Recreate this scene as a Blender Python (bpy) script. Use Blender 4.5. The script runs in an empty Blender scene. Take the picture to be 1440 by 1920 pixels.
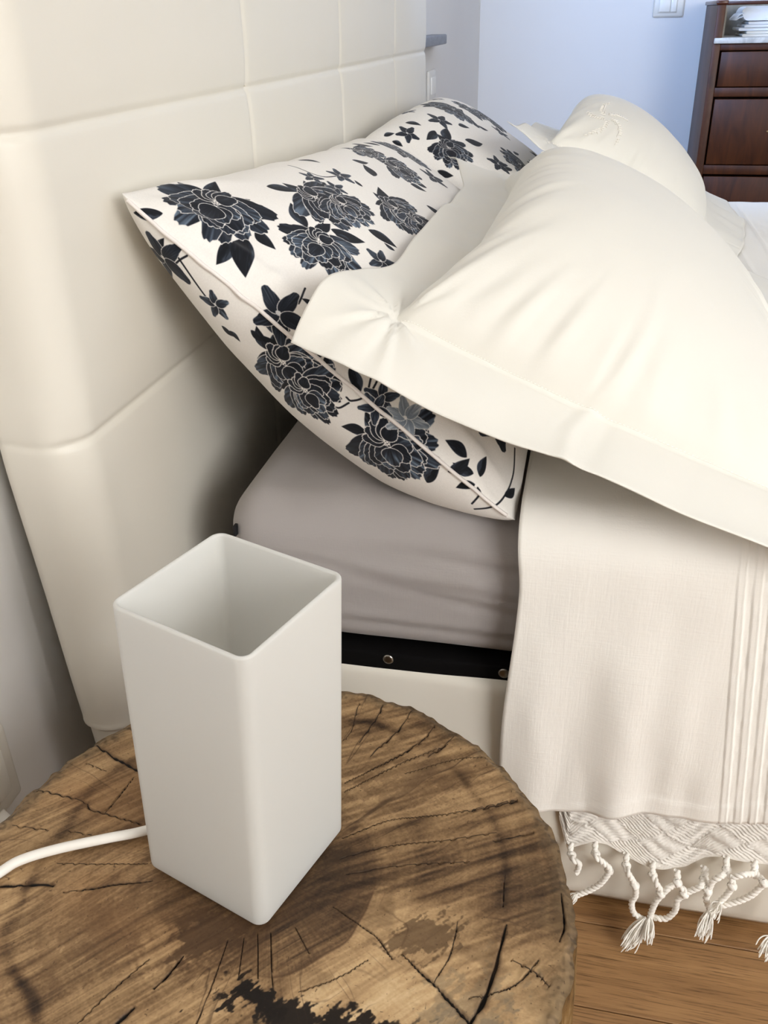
import bpy, bmesh, math, random
import numpy as np
from mathutils import Vector, Matrix

C = bpy.context.scene.collection
PI = math.pi
random.seed(7)
rng = np.random.default_rng(11)

# ------------------------------------------------------------------ camera, light, exposure
def make_camera():
    yaw, pitch, roll = math.radians(-13.0214), math.radians(28.7943), math.radians(-1.31806)
    f = np.array([math.sin(yaw)*math.cos(pitch), math.cos(yaw)*math.cos(pitch), -math.sin(pitch)])
    r = np.array([math.cos(yaw), -math.sin(yaw), 0.0]); u = np.cross(r, f)
    r2 = math.cos(roll)*r + math.sin(roll)*u; u2 = -math.sin(roll)*r + math.cos(roll)*u
    cam = bpy.data.cameras.new('camera'); co = bpy.data.objects.new('camera', cam); C.objects.link(co)
    M = Matrix.Identity(4)
    for i in range(3):
        M[i][0], M[i][1], M[i][2] = r2[i], u2[i], -f[i]
    M[0][3], M[1][3], M[2][3] = 0.19985, -0.41252, 0.93708
    co.matrix_world = M
    cam.sensor_fit = 'VERTICAL'; cam.sensor_height = 36.0; cam.lens = 1684.09/1920*36.0
    cam.clip_start = 0.02
    bpy.context.scene.camera = co
make_camera()

sc = bpy.context.scene
sc.view_settings.view_transform = 'Standard'; sc.view_settings.look = 'None'
sc.view_settings.gamma = 1.0; sc.view_settings.use_curve_mapping = False
sc.view_settings.exposure = -0.04
try:
    sc.cycles.use_denoising = True; sc.cycles.max_bounces = 10; sc.cycles.diffuse_bounces = 6
except Exception: pass

w = bpy.data.worlds.new('world'); sc.world = w; w.use_nodes = True
bg = w.node_tree.nodes['Background']
bg.inputs[0].default_value = (0.62, 0.76, 1.0, 1); bg.inputs[1].default_value = 1.0

def area(name, loc, target, sx, sy, power, col, spread=PI):
    l = bpy.data.lights.new(name, 'AREA'); l.shape = 'RECTANGLE'; l.size = sx; l.size_y = sy
    l.energy = power; l.color = col
    o = bpy.data.objects.new(name, l); C.objects.link(o); o.location = loc
    o.rotation_euler = (Vector(target)-Vector(loc)).to_track_quat('-Z', 'Y').to_euler()
    o['kind'] = 'helper'; l.spread = spread
    return o
# daylight through the big window in the wall on the right, and the window behind the camera
area('window_daylight', (3.25, 0.2, 1.45), (0.0, 0.5, 0.6), 1.9, 1.7, 16, (1.0, 0.985, 0.955))
area('window_daylight', (2.1, -1.66, 1.5), (0.3, 0.5, 0.4), 1.6, 1.4, 80, (1.0, 0.985, 0.955))
# sky light through the window over the sill beside the far wall
area('window_daylight', (-0.40, 1.85, 1.5), (0.75, 3.8, 1.15), 1.1, 1.0, 34, (0.32, 0.54, 1.0), math.radians(120))

# ------------------------------------------------------------------ helpers
def smooth(me, on=True):
    me.polygons.foreach_set('use_smooth', np.full(len(me.polygons), on, dtype=bool))

def mesh_np(name, V, F, uv=None, sm=True):
    V = np.asarray(V, dtype=np.float32).reshape(-1, 3); F = np.asarray(F, dtype=np.int32)
    me = bpy.data.meshes.new(name); k = F.shape[1]
    me.vertices.add(len(V)); me.vertices.foreach_set('co', V.ravel())
    me.loops.add(F.size); me.loops.foreach_set('vertex_index', F.ravel())
    me.polygons.add(len(F)); me.polygons.foreach_set('loop_start', np.arange(0, F.size, k, dtype=np.int32))
    if uv is not None:
        l = me.uv_layers.new(name='UVMap')
        l.data.foreach_set('uv', np.asarray(uv, dtype=np.float32)[F.ravel()].ravel())
    me.update(calc_edges=True); me.validate()
    smooth(me, sm)
    return me

def grid_faces(n, m, closed_u=False, closed_v=False, off=0, flip=False):
    i = np.arange(n if closed_u else n-1); j = np.arange(m if closed_v else m-1)
    I, J = np.meshgrid(i, j, indexing='ij')
    I2, J2 = (I+1) % n, (J+1) % m
    F = np.stack([I*m+J, I2*m+J, I2*m+J2, I*m+J2], -1).reshape(-1, 4) + off
    return F[:, ::-1] if flip else F

def link(name, me, mat=None, parent=None):
    o = bpy.data.objects.new(name, me); C.objects.link(o)
    if mat is not None and me is not None: me.materials.append(mat)
    if parent is not None: o.parent = parent
    return o

def tag(o, label=None, cat=None, group=None, kind=None):
    if label: o['label'] = label
    if cat: o['category'] = cat
    if group: o['group'] = group
    if kind: o['kind'] = kind
    return o

def empty(name, loc=(0, 0, 0), rz=0, label=None, cat=None, group=None, kind=None):
    o = bpy.data.objects.new(name, None); C.objects.link(o); o.location = loc; o.rotation_euler = (0, 0, rz)
    o.empty_display_size = 0.05
    return tag(o, label, cat, group, kind)

def obj_bm(name, bm, mat, parent=None, sm=True):
    bmesh.ops.recalc_face_normals(bm, faces=bm.faces)
    me = bpy.data.meshes.new(name); bm.to_mesh(me); bm.free(); smooth(me, sm)
    return link(name, me, mat, parent)

def add_box(bm, lo, hi, bev=0.0, seg=2):
    lo, hi = Vector(lo), Vector(hi)
    r = bmesh.ops.create_cube(bm, size=1.0)
    for v in r['verts']:
        v.co = Vector(((lo[i]+hi[i])/2 + v.co[i]*(hi[i]-lo[i]) for i in range(3)))
    if bev > 0:
        es = list({e for v in r['verts'] for e in v.link_edges})
        bmesh.ops.bevel(bm, geom=es, offset=bev, segments=seg, profile=0.5, affect='EDGES')

def box(name, lo, hi, mat, parent=None, bev=0.0, seg=2, sm=None):
    bm = bmesh.new(); add_box(bm, lo, hi, bev, seg)
    o = obj_bm(name, bm, mat, parent, sm=(bev > 0 if sm is None else sm))
    return o

def tube_np(P, rad, n=10, cap=True):
    """swept tube: P (k,3), rad scalar or (k,)"""
    P = np.asarray(P, float); k = len(P); rad = np.broadcast_to(np.asarray(rad, float), (k,))
    T = np.gradient(P, axis=0); T /= np.linalg.norm(T, axis=1)[:, None] + 1e-12
    ref = np.array([0, 0, 1.0]) if abs(T[0][2]) < 0.9 else np.array([1.0, 0, 0])
    N = np.cross(ref, T[0]); N /= np.linalg.norm(N); Ns = []
    for i in range(k):
        N = N - T[i]*(N @ T[i]); N /= np.linalg.norm(N)+1e-12; Ns.append(N.copy())
    Ns = np.array(Ns); B = np.cross(T, Ns)
    a = np.linspace(0, 2*PI, n, endpoint=False)
    V = P[:, None] + rad[:, None, None]*(np.cos(a)[None, :, None]*Ns[:, None] + np.sin(a)[None, :, None]*B[:, None])
    V = V.reshape(-1, 3); F = grid_faces(k, n, closed_v=True)
    if cap:
        V = np.vstack([V, P[0], P[-1]]); c0, c1 = len(V)-2, len(V)-1
        j = np.arange(n); j2 = (j+1) % n
        F = np.vstack([F, np.stack([j2, j, np.full(n, c0), np.full(n, c0)], -1),
                       np.stack([(k-1)*n+j, (k-1)*n+j2, np.full(n, c1), np.full(n, c1)], -1)])
    return V, F

def tri_mesh(name, parts, sm=True):
    """parts: list of (V,F) with quads (degenerate quads allowed -> triangles)"""
    V = []; faces = []; off = 0
    for v, f in parts:
        V.append(np.asarray(v)); off_f = np.asarray(f)+off; off += len(v)
        for q in off_f.tolist():
            faces.append(q[:3] if q[2] == q[3] else q)
    me = bpy.data.meshes.new(name); me.from_pydata(np.vstack(V).tolist(), [], faces); me.update(); smooth(me, sm)
    return me

def catmull(P, n=8):
    P = np.asarray(P, float); Q = np.vstack([2*P[0]-P[1], P, 2*P[-1]-P[-2]]); out = []
    for i in range(1, len(Q)-2):
        p0, p1, p2, p3 = Q[i-1], Q[i], Q[i+1], Q[i+2]
        for t in np.linspace(0, 1, n, endpoint=False):
            out.append(0.5*((2*p1)+(-p0+p2)*t+(2*p0-5*p1+4*p2-p3)*t*t+(-p0+3*p1-3*p2+p3)*t**3))
    out.append(P[-1]); return np.array(out)

def vnoise(x, y, seed=0):
    """smooth value noise on arrays, range -1..1"""
    r = np.random.default_rng(seed); tab = r.uniform(-1, 1, (256, 256))
    xi = np.floor(x).astype(int); yi = np.floor(y).astype(int); xf = x-xi; yf = y-yi
    xf = xf*xf*(3-2*xf); yf = yf*yf*(3-2*yf)
    g = lambda a, b: tab[a & 255, b & 255]
    return (g(xi, yi)*(1-xf)+g(xi+1, yi)*xf)*(1-yf)+(g(xi, yi+1)*(1-xf)+g(xi+1, yi+1)*xf)*yf

def fbm(x, y, seed=0, o=4):
    s = 0; a = 1.0; t = 0
    for k in range(o):
        s = s + a*vnoise(x*2**k+k*17.3, y*2**k-k*9.1, seed+k); t += a; a *= 0.5
    return s/t

def sstep(a, b, x):
    t = np.clip((x-a)/(b-a), 0, 1); return t*t*(3-2*t)

# ------------------------------------------------------------------ materials
def S(c):   # sRGB 0-255 -> linear
    return tuple(((v/255/12.92) if v/255 <= 0.04045 else ((v/255+0.055)/1.055)**2.4) for v in c)+(1.0,)

class Mat:
    def __init__(s, name, col=(0.8, 0.8, 0.8, 1), rough=0.6, spec=0.4, metal=0.0, sheen=0.0):
        s.m = bpy.data.materials.new(name); s.m.use_nodes = True; s.t = s.m.node_tree; s.n = s.t.nodes
        s.b = s.n['Principled BSDF']; s.out = s.n['Material Output']
        s.set('Base Color', col); s.set('Roughness', rough); s.set('Metallic', metal)
        s.set('Specular IOR Level', spec)
        if sheen: s.set('Sheen Weight', sheen); s.set('Sheen Roughness', 0.5)
    def set(s, k, v): s.b.inputs[k].default_value = v
    def node(s, t, **kw):
        x = s.n.new(t)
        for k, v in kw.items(): setattr(x, k, v)
        return x
    def link(s, a, b): s.t.links.new(a, b)
    def coord(s, which='Object', scale=(1, 1, 1), rot=(0, 0, 0)):
        c = s.node('ShaderNodeTexCoord'); mp = s.node('ShaderNodeMapping')
        mp.inputs['Scale'].default_value = scale; mp.inputs['Rotation'].default_value = rot
        s.link(c.outputs[which], mp.inputs[0]); return mp.outputs[0]
    def noise(s, vec, scale=5, detail=4, rough=0.5, dist=0.0):
        x = s.node('ShaderNodeTexNoise'); x.inputs['Scale'].default_value = scale
        x.inputs['Detail'].default_value = detail; x.inputs['Roughness'].default_value = rough
        x.inputs['Distortion'].default_value = dist
        s.link(vec, x.inputs['Vector']); return x.outputs['Fac']
    def ramp(s, fac, stops):
        x = s.node('ShaderNodeValToRGB'); e = x.color_ramp.elements
        while len(e) < len(stops): e.new(0.5)
        for i, (p, c) in enumerate(stops): e[i].position = p; e[i].color = c
        s.link(fac, x.inputs[0]); return x.outputs[0]
    def mix(s, fac, a, b, mode='MIX'):
        x = s.node('ShaderNodeMix', data_type='RGBA', blend_type=mode)
        for sock, v in ((x.inputs[0], fac), (x.inputs[6], a), (x.inputs[7], b)):
            if hasattr(v, 'is_output'): s.link(v, sock)
            else: sock.default_value = v
        return x.outputs[2]
    def math(s, op, a, b=0.0):
        x = s.node('ShaderNodeMath', operation=op)
        for sock, v in ((x.inputs[0], a), (x.inputs[1], b)):
            if hasattr(v, 'is_output'): s.link(v, sock)
            else: sock.default_value = v
        return x.outputs[0]
    def color(s, c): s.link(c, s.b.inputs['Base Color'])
    def bump(s, h, strength=0.3, dist=0.002):
        x = s.node('ShaderNodeBump'); x.inputs['Strength'].default_value = strength; x.inputs['Distance'].default_value = dist
        s.link(h, x.inputs['Height']); s.link(x.outputs[0], s.b.inputs['Normal'])

def fabric(name, col, thread=900, strength=0.15, rough=0.85, sheen=0.15, slub=0.0, vary=0.03):
    m = Mat(name, S(col), rough, 0.15, sheen=sheen)
    v = m.coord('Object')
    h = m.math('MULTIPLY', m.noise(v, 60, 5, 0.6), 1.2)
    f = thread*0.45
    h = m.math('ADD', h, m.math('MULTIPLY', m.math('ADD', m.noise(m.coord('Object', (f, f, f*0.12)), 1.0, 2), m.noise(m.coord('Object', (f*0.12, f*0.3, f)), 1.0, 2)), 0.45))
    if slub:
        n2 = m.noise(m.coord('Object', (25, 25, 420)), 1.0, 3); n3 = m.noise(m.coord('Object', (420, 40, 18)), 1.0, 3)
        h = m.math('ADD', h, m.math('MULTIPLY', m.math('ADD', n2, n3), slub*0.5))
    m.bump(h, strength, 0.0012)
    k = m.noise(v, 9, 3)
    c = S(col); d = tuple(x*(1-vary) for x in c[:3])+(1,)
    m.color(m.mix(k, c, d))
    return m.m

M_leather = Mat('cream_leatherette', S((229, 225, 214)), 0.42, 0.35)
_v = M_leather.coord('Object'); M_leather.bump(M_leather.noise(_v, 900, 3), 0.06, 0.0005)
M_leather = M_leather.m
M_stitch = Mat('cream_thread', S((240, 234, 220)), 0.7).m
M_sheet = fabric('grey_cotton', (168, 163, 161), 1500, 0.22, slub=0.6, vary=0.08)
M_linen = fabric('white_linen', (249, 247, 241), 1400, 0.25, slub=1.2)
M_white = fabric('white_cotton', (230, 228, 220), 2600, 0.10, rough=0.7)
M_thread = Mat('white_embroidery', S((252, 248, 240)), 0.5, 0.4, sheen=0.3).m
M_throw = fabric('white_woven', (240, 236, 229), 1200, 0.35, slub=1.0)
M_cord = fabric('cotton_cord', (250, 247, 240), 2200, 0.4)
M_black = Mat('black_felt', S((14, 13, 14)), 0.9, 0.1).m
M_steel = Mat('steel', S((150, 146, 140)), 0.3, 0.5, metal=1.0).m
M_plastic = Mat('white_plastic', S((238, 235, 226)), 0.35, 0.5).m
M_cable = Mat('white_cable', S((244, 241, 234)), 0.4, 0.4).m
M_slot = Mat('grey_slot', S((95, 90, 84)), 0.8).m
M_ivory = Mat('ivory_plastic', S((226, 222, 212)), 0.35, 0.5).m
M_blackrub = Mat('dark_label', S((25, 25, 27)), 0.8).m

def wall_mat():
    m = Mat('white_paint', S((232, 230, 226)), 0.8, 0.2)
    v = m.coord('Object'); m.bump(m.noise(v, 220, 5, 0.6), 0.08, 0.001)
    m.color(m.mix(m.noise(v, 1.5, 3), S((236, 234, 230)), S((226, 224, 221)))); return m.m
M_wall = wall_mat()
M_wall2 = Mat('beige_bounce_cut', S((172, 166, 156)), 0.8, 0.2).m  # unseen walls toned darker than the white ones to cut bounced light
M_ceil = Mat('ceiling_paint', S((240, 239, 236)), 0.9, 0.1).m
M_sill = Mat('grey_stone', S((112, 112, 116)), 0.35, 0.5)
_v = M_sill.coord('Object'); M_sill.color(M_sill.ramp(M_sill.noise(_v, 90, 6), [(0.3, S((84, 84, 89))), (0.7, S((120, 120, 124)))])); M_sill = M_sill.m

def glass_frost():
    m = Mat('frosted_glass', S((233, 233, 230)), 0.35, 0.45)
    tr = m.node('ShaderNodeBsdfTranslucent'); tr.inputs[0].default_value = S((240, 240, 237))
    mx = m.node('ShaderNodeMixShader'); mx.inputs[0].default_value = 0.42
    m.link(m.b.outputs[0], mx.inputs[1]); m.link(tr.outputs[0], mx.inputs[2]); m.link(mx.outputs[0], m.out.inputs[0])
    return m.m
M_frost = glass_frost()
M_bulb = Mat('opal_bulb', S((240, 238, 230)), 0.3, 0.5).m

def wood_floor():
    m = Mat('oak_plank', S((168, 120, 70)), 0.38, 0.4)
    oi = m.node('ShaderNodeObjectInfo')
    c = m.node('ShaderNodeTexCoord'); mp = m.node('ShaderNodeMapping'); mp.inputs['Scale'].default_value = (2.2, 34, 8)
    cb = m.node('ShaderNodeCombineXYZ'); m.link(m.math('MULTIPLY', oi.outputs['Random'], 40.0), cb.inputs[0]); m.link(m.math('MULTIPLY', oi.outputs['Random'], 13.0), cb.inputs[1])
    m.link(c.outputs['Object'], mp.inputs[0]); m.link(cb.outputs[0], mp.inputs['Location'])
    n1 = m.noise(mp.outputs[0], 2.2, 6, 0.6, 0.8)
    mp2 = m.node('ShaderNodeMapping'); mp2.inputs['Scale'].default_value = (16, 520, 40); m.link(c.outputs['Object'], mp2.inputs[0]); m.link(cb.outputs[0], mp2.inputs['Location'])
    n2 = m.noise(mp2.outputs[0], 1.0, 4, 0.65)
    base = m.ramp(n1, [(0.28, S((112, 78, 46))), (0.5, S((146, 108, 68))), (0.75, S((172, 133, 90)))])
    fine = m.ramp(n2, [(0.36, S((70, 40, 20))), (0.48, (1, 1, 1, 1))])
    tint = m.mix(m.math('MULTIPLY', oi.outputs['Random'], 0.35), base, S((180, 142, 98)))
    m.color(m.mix(0.55, tint, m.mix(1.0, tint, fine, 'MULTIPLY')))
    m.bump(n2, 0.15, 0.001)
    return m.m
M_floor = wood_floor()
M_gap = Mat('dark_gap', S((36, 24, 14)), 0.9, 0.1).m

def mahogany():
    m = Mat('dark_mahogany', S((96, 48, 24)), 0.42, 0.35)
    v = m.coord('Object', (1, 1, 1))
    n = m.noise(m.coord('Object', (6, 6, 1.2)), 3.0, 6, 0.6, 1.5); n2 = m.noise(m.coord('Object', (140, 140, 8)), 1.0, 4)
    c = m.ramp(n, [(0.3, S((54, 24, 8))), (0.55, S((82, 42, 16))), (0.8, S((100, 54, 24)))])
    m.color(m.mix(m.math('MULTIPLY', n2, 0.4), c, S((46, 18, 6)))); return m.m
M_mahog = mahogany()
M_mahogd = Mat('mahogany_edge', S((78, 36, 20)), 0.25, 0.5).m
M_marble = Mat('pale_marble', S((208, 204, 194)), 0.25, 0.5)
_v = M_marble.coord('Object'); M_marble.color(M_marble.ramp(M_marble.noise(_v, 14, 6, 0.6, 1.0), [(0.35, S((176, 172, 162))), (0.6, S((216, 212, 202)))])); M_marble = M_marble.m
M_marbleg = Mat('grey_marble', S((140, 136, 126)), 0.3, 0.5)
_v = M_marbleg.coord('Object'); M_marbleg.color(M_marbleg.ramp(M_marbleg.noise(_v, 10, 6, 0.6, 1.0), [(0.35, S((118, 114, 104))), (0.65, S((152, 148, 138)))])); M_marbleg = M_marbleg.m
M_towel = fabric('white_terry', (238, 238, 236), 700, 0.6)
M_towelb = fabric('cream_towel', (236, 230, 216), 700, 0.6)
M_brass = Mat('aged_brass', S((170, 150, 110)), 0.3, 0.5, metal=1.0).m
M_pane = Mat('window_glass', (1, 1, 1, 1), 0.0, 0.5); M_pane.set('Transmission Weight', 1.0); M_pane.set('IOR', 1.45); M_pane = M_pane.m

# ------------------------------------------------------------------ room shell
XW, YF, XR, YB, ZC = -0.325, 3.84, 3.35, -1.75, 2.55
def wall_with_hole(name, axis, pos, th, a0, a1, holes, z1=ZC, mat=None):
    """wall plane at axis=pos (thickness th away), spanning a0..a1; holes [(b0,b1,z0,z1)]"""
    bm = bmesh.new()
    def add(b0, b1, zz0, zz1):
        if b1-b0 < 1e-4 or zz1-zz0 < 1e-4: return
        lo, hi = sorted((pos, pos+th))
        if axis == 'x': add_box(bm, (lo, b0, zz0), (hi, b1, zz1))
        else: add_box(bm, (b0, lo, zz0), (b1, hi, zz1))
    cur = a0
    for (b0, b1, zz0, zz1) in sorted(holes):
        add(cur, b0, 0, z1); add(b0, b1, 0, zz0); add(b0, b1, zz1, z1); cur = b1
    add(cur, a1, 0, z1)
    return tag(obj_bm(name, bm, mat or M_wall, None, False), kind='structure')
T = 0.22
tag(wall_with_hole('wall_left', 'x', XW, -T, YB-T, YF+T, [(1.2, 2.42, 0.892, 2.1)]), 'white painted wall behind the headboard')
tag(wall_with_hole('wall_back', 'y', YF, T, XW, XR, []), 'far white wall in bluish daylight')
tag(wall_with_hole('wall_right', 'x', XR, T, YB-T, YF+T, [(-0.75, 1.15, 0.55, 2.3)], mat=M_wall2), 'unseen wall opposite the headboard, beige to cut bounced light')
tag(wall_with_hole('wall_front', 'y', YB, -T, XW, XR, [(1.3, 2.9, 0.8, 2.2)], mat=M_wall2), 'unseen wall behind the viewer, beige to cut bounced light')
tag(box('ceiling', (XW-T, YB-T, ZC), (XR+T, YF+T, ZC+0.1), M_ceil), 'plain white ceiling', kind='structure')

def window(n, axis, pos, b0, b1, z0, z1, lab):
    r = empty('window_%d' % n, (0, 0, 0), 0, lab, None, None, 'structure')
    bm = bmesh.new(); t = 0.05
    def a(p0, p1, q0, q1, m=bm, d=0.05):
        if axis == 'x': add_box(m, (pos-d/2, p0, q0), (pos+d/2, p1, q1))
        else: add_box(m, (p0, pos-d/2, q0), (p1, pos+d/2, q1))
    a(b0, b1, z0, z0+t); a(b0, b1, z1-t, z1); a(b0, b0+t, z0+t, z1-t); a(b1-t, b1, z0+t, z1-t)
    mid = (b0+b1)/2; a(mid-t/2, mid+t/2, z0+t, z1-t)
    obj_bm('window_frame', bm, M_plastic, r, False)
    for p0, p1 in ((b0+t, mid-t/2), (mid+t/2, b1-t)):
        b2 = bmesh.new(); a(p0, p1, z0+t, z1-t, b2, 0.006); obj_bm('window_pane', b2, M_pane, r, False)
    return r
w1 = window(1, 'x', XW-0.17, 1.2, 2.42, 0.892, 2.1, 'white framed window over the grey stone sill')
bm = bmesh.new(); add_box(bm, (XW-0.15, 1.15, 0.864), (XW+0.045, 2.665, 0.891), 0.004)
o = obj_bm('window_sill', bm, M_sill, w1); o['label'] = 'grey stone window sill end'
window(2, 'x', XR+0.17, -0.75, 1.15, 0.55, 2.3, 'wide window opposite the headboard')
window(3, 'y', YB-0.17, 1.3, 2.9, 0.8, 2.2, 'window behind the viewer')

# floor planks running along x
fl = empty('floor', (0, 0, 0), 0, 'oak plank floor with fine dark grain', None, None, 'structure')
box('subfloor', (XW, YB, -0.06), (XR, YF, -0.012), M_gap, fl)
PW = 0.105; y0 = 0.207 - PW*19
k = 0
plank_me = {}
for i in range(54):
    ya = y0 + PW*i
    if ya+PW < YB or ya > YF: continue
    x = XW; first = True
    L0 = [0.75, 1.3, 0.5, 1.05][i % 4]
    if i in (18, 19, 20): L0 = [1.25, 1.05, 1.4][i-18]
    while x < XR-1e-3:
        L = L0 if first else 1.35
        x2 = min(x+L, XR); first = False
        y1, y2 = max(ya, YB), min(ya+PW, YF)
        key = (round(x2-x, 3), round(y2-y1, 3))
        if key not in plank_me:
            bm = bmesh.new(); add_box(bm, (0.0005, 0.0006, -0.012), (key[0]-0.0005, key[1]-0.0006, 0), 0.0008, 1)
            bmesh.ops.recalc_face_normals(bm, faces=bm.faces)
            me = bpy.data.meshes.new('plank'); bm.to_mesh(me); bm.free(); me.materials.append(M_floor); plank_me[key] = me
        o = link('plank', plank_me[key], None, fl); o.location = (x, y1, 0)
        x = x2

# ------------------------------------------------------------------ bed: headboard, base, rail
bed = empty('bed', (0.8, 1.16, 0), 0, 'cream upholstered bed with tall stitched headboard', 'bed')
def P(o):   # parent keeping world coordinates
    o.parent = bed; o.matrix_parent_inverse = Matrix.Translation(-Vector(bed.location)); return o

HX0, HXB, HY0, HY1, HZ0, HZ1 = -0.22, -0.297, 0.222, 1.995, 0.03, 1.22
SEAM_Z = (0.866, 0.611); SEAM_Y = (0.73, 1.172, 1.605)
def headboard_path(n=520):
    # section in xy: back near -> near end face -> rounded corner -> front -> far corner -> back
    r = 0.040; pts = []
    pts.append((HXB, HY0+0.03))
    for a in np.linspace(PI, 1.5*PI, 8): pts.append((HXB+0.02+0.02*math.cos(a), HY0+0.022+0.02*math.sin(a)))
    for a in np.linspace(1.5*PI, 2*PI, 14): pts.append((HX0-r+r*math.cos(a), HY0+r+r*math.sin(a)))
    for y in np.linspace(HY0+r, HY1-r, n)[1:-1]: pts.append((HX0, y))
    for a in np.linspace(0, 0.5*PI, 12): pts.append((HX0-r+r*math.cos(a), HY1-r+r*math.sin(a)))
    pts.append((HXB, HY1)); 
    return np.array(pts)
def make_headboard():
    p = headboard_path(); n = len(p)
    tng = np.gradient(p, axis=0); tng /= np.linalg.norm(tng, axis=1)[:, None]
    nrm = np.stack([tng[:, 1], -tng[:, 0]], -1)
    z = np.unique(np.concatenate([np.linspace(HZ0, HZ1, 200)] + [s+np.linspace(-0.02, 0.02, 33) for s in SEAM_Z] + [0.285+np.linspace(-0.01, 0.01, 15)]))
    Pxy, Z = p[:, None, :], z[None, :]
    y = p[:, 1][:, None]
    d = np.zeros((n, len(z)))
    # puff between seams, groove at the seams
    for s in SEAM_Z:
        q = np.abs(Z-s); d = d - (0.0030*np.exp(-(q/0.0045)**2) + 0.0022*np.exp(-(q/0.022)**2))*(0.35+0.65*sstep(HX0-0.03, HX0-0.01, p[:, 0])[:, None])
    front = sstep(HX0-0.012, HX0-0.001, p[:, 0])[:, None]
    for s in SEAM_Y:
        q = np.abs(y-s); d = d - front*(0.0022*np.exp(-(q/0.0045)**2) + 0.0007*np.exp(-(q/0.02)**2))
    d = d + 0.0012*fbm(y*9+p[:, 0][:, None]*9, Z*9+0*y, 3, 3)
    # lower band tucked in under a fold near the floor
    d = d - 0.004*sstep(0.287, 0.281, Z) + 0.0008*np.exp(-((Z-0.289)/0.004)**2)
    # top roll
    d = d - 0.03*sstep(HZ1-0.03, HZ1, Z)**2
    V = np.empty((n, len(z), 3))
    V[:, :, 0] = Pxy[:, :, 0] + nrm[:, None, 0]*d
    V[:, :, 1] = Pxy[:, :, 1] + nrm[:, None, 1]*d
    V[:, :, 2] = Z
    wb = sstep(HX0-0.035, HXB+0.012, Pxy[:, :, 0])
    V[:, :, 0] += wb*np.clip(0.012-0.07*(Z-0.266), -0.014, 0.02)
    F = grid_faces(n, len(z))
    # caps: close the back and the top by fans of quads
    m = len(z)
    me = mesh_np('headboard', V, F)
    bm = bmesh.new(); bm.from_mesh(me); bm.verts.ensure_lookup_table()
    bm.faces.new([bm.verts[0], bm.verts[(n-1)*m], bm.verts[n*m-1], bm.verts[m-1]])
    bm.faces.new([bm.verts[i*m+m-1] for i in range(n)])
    bm.to_mesh(me); bm.free()
    return me, p, nrm
me, hp, hn = make_headboard()
hb = P(link('headboard', me, M_leather)); hb['label'] = 'tall cream leatherette headboard with stitched square panels'
# stitching along the seams
parts = []
cum = np.concatenate([[0], np.cumsum(np.linalg.norm(np.diff(hp, axis=0), axis=1))])
for s in SEAM_Z:
    for q in np.arange(0.03, min(cum[-1], 1.0), 0.0062):
        x = np.interp(q, cum, hp[:, 0]); yy = np.interp(q, cum, hp[:, 1]); nx = np.interp(q, cum, hn[:, 0]); ny = np.interp(q, cum, hn[:, 1])
        t = np.array([-ny, nx, 0]); b = np.array([x-nx*0.0062, yy-ny*0.0062, s+0.0025])
        parts.append(tube_np([b-t*0.0022, b, b+t*0.0022+np.array([0, 0, -0.0008])], [0.0004, 0.0008, 0.0004], 5))
st = link('seam_stitching', tri_mesh('seam_stitching', parts), M_stitch, hb); st['kind'] = 'stuff'

# upholstered base side
BY = 0.339
def base_side():
    prof = []
    r = 0.016
    for a in np.linspace(0, 0.5*PI, 7): prof.append((BY+0.05-r+r*math.cos(a), 0.321-r+r*math.sin(a)))
    for a in np.linspace(0.5*PI, PI, 9): prof.append((BY+r+r*math.cos(a), 0.321-r+r*math.sin(a)))
    for z in np.linspace(0.321-r, 0.02, 30)[1:]: prof.append((BY-0.004*math.sin(PI*z/0.32), z))
    prof.append((BY+0.008, 0.006)); prof.append((BY+0.05, 0.004))
    prof = np.array(prof); xs = np.linspace(-0.215, 1.85, 160)
    V = np.empty((len(xs), len(prof), 3)); V[:, :, 0] = xs[:, None]; V[:, :, 1] = prof[None, :, 0]; V[:, :, 2] = prof[None, :, 1]
    V[:, :, 1] += -0.006*np.exp(-((xs[:, None]-0.165)/0.06)**2)*sstep(0.0, 0.2, prof[None, :, 1]) + 0.0012*fbm(xs[:, None]*8+0*prof[None, :, 1], prof[None, :, 1]*8+0*xs[:, None], 5, 3)
    return mesh_np('bed_base', V, grid_faces(len(xs), len(prof), closed_v=True))
o = P(link('bed_base', base_side(), M_leather)); o['label'] = 'cream upholstered side of the bed base'
P(box('bed_base', (1.80, BY+0.02, 0.006), (1.85, 1.99, 0.324), M_leather, None, 0.012))
P(box('bed_base', (-0.215, 1.95, 0.006), (1.85, 2.0, 0.324), M_leather, None, 0.012))
o = P(box('slat_frame', (-0.21, BY+0.004, 0.300), (1.80, BY+0.04, 0.336), M_black, None, 0.003)); o['label'] = 'black inner frame rail under the mattress'
P(box('slat_frame', (-0.21, BY+0.04, 0.27), (1.80, 1.95, 0.334), M_black))
for bx in (0.026, 0.151):
    bm = bmesh.new(); bmesh.ops.create_uvsphere(bm, u_segments=16, v_segments=8, radius=0.0062)
    for v in bm.verts: v.co = Vector((v.co.x, v.co.z*0.35, v.co.y)) + Vector((bx, BY+0.004, 0.329))
    o = P(obj_bm('bolt', bm, M_steel)); o['label'] = 'round steel bolt head'

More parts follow.
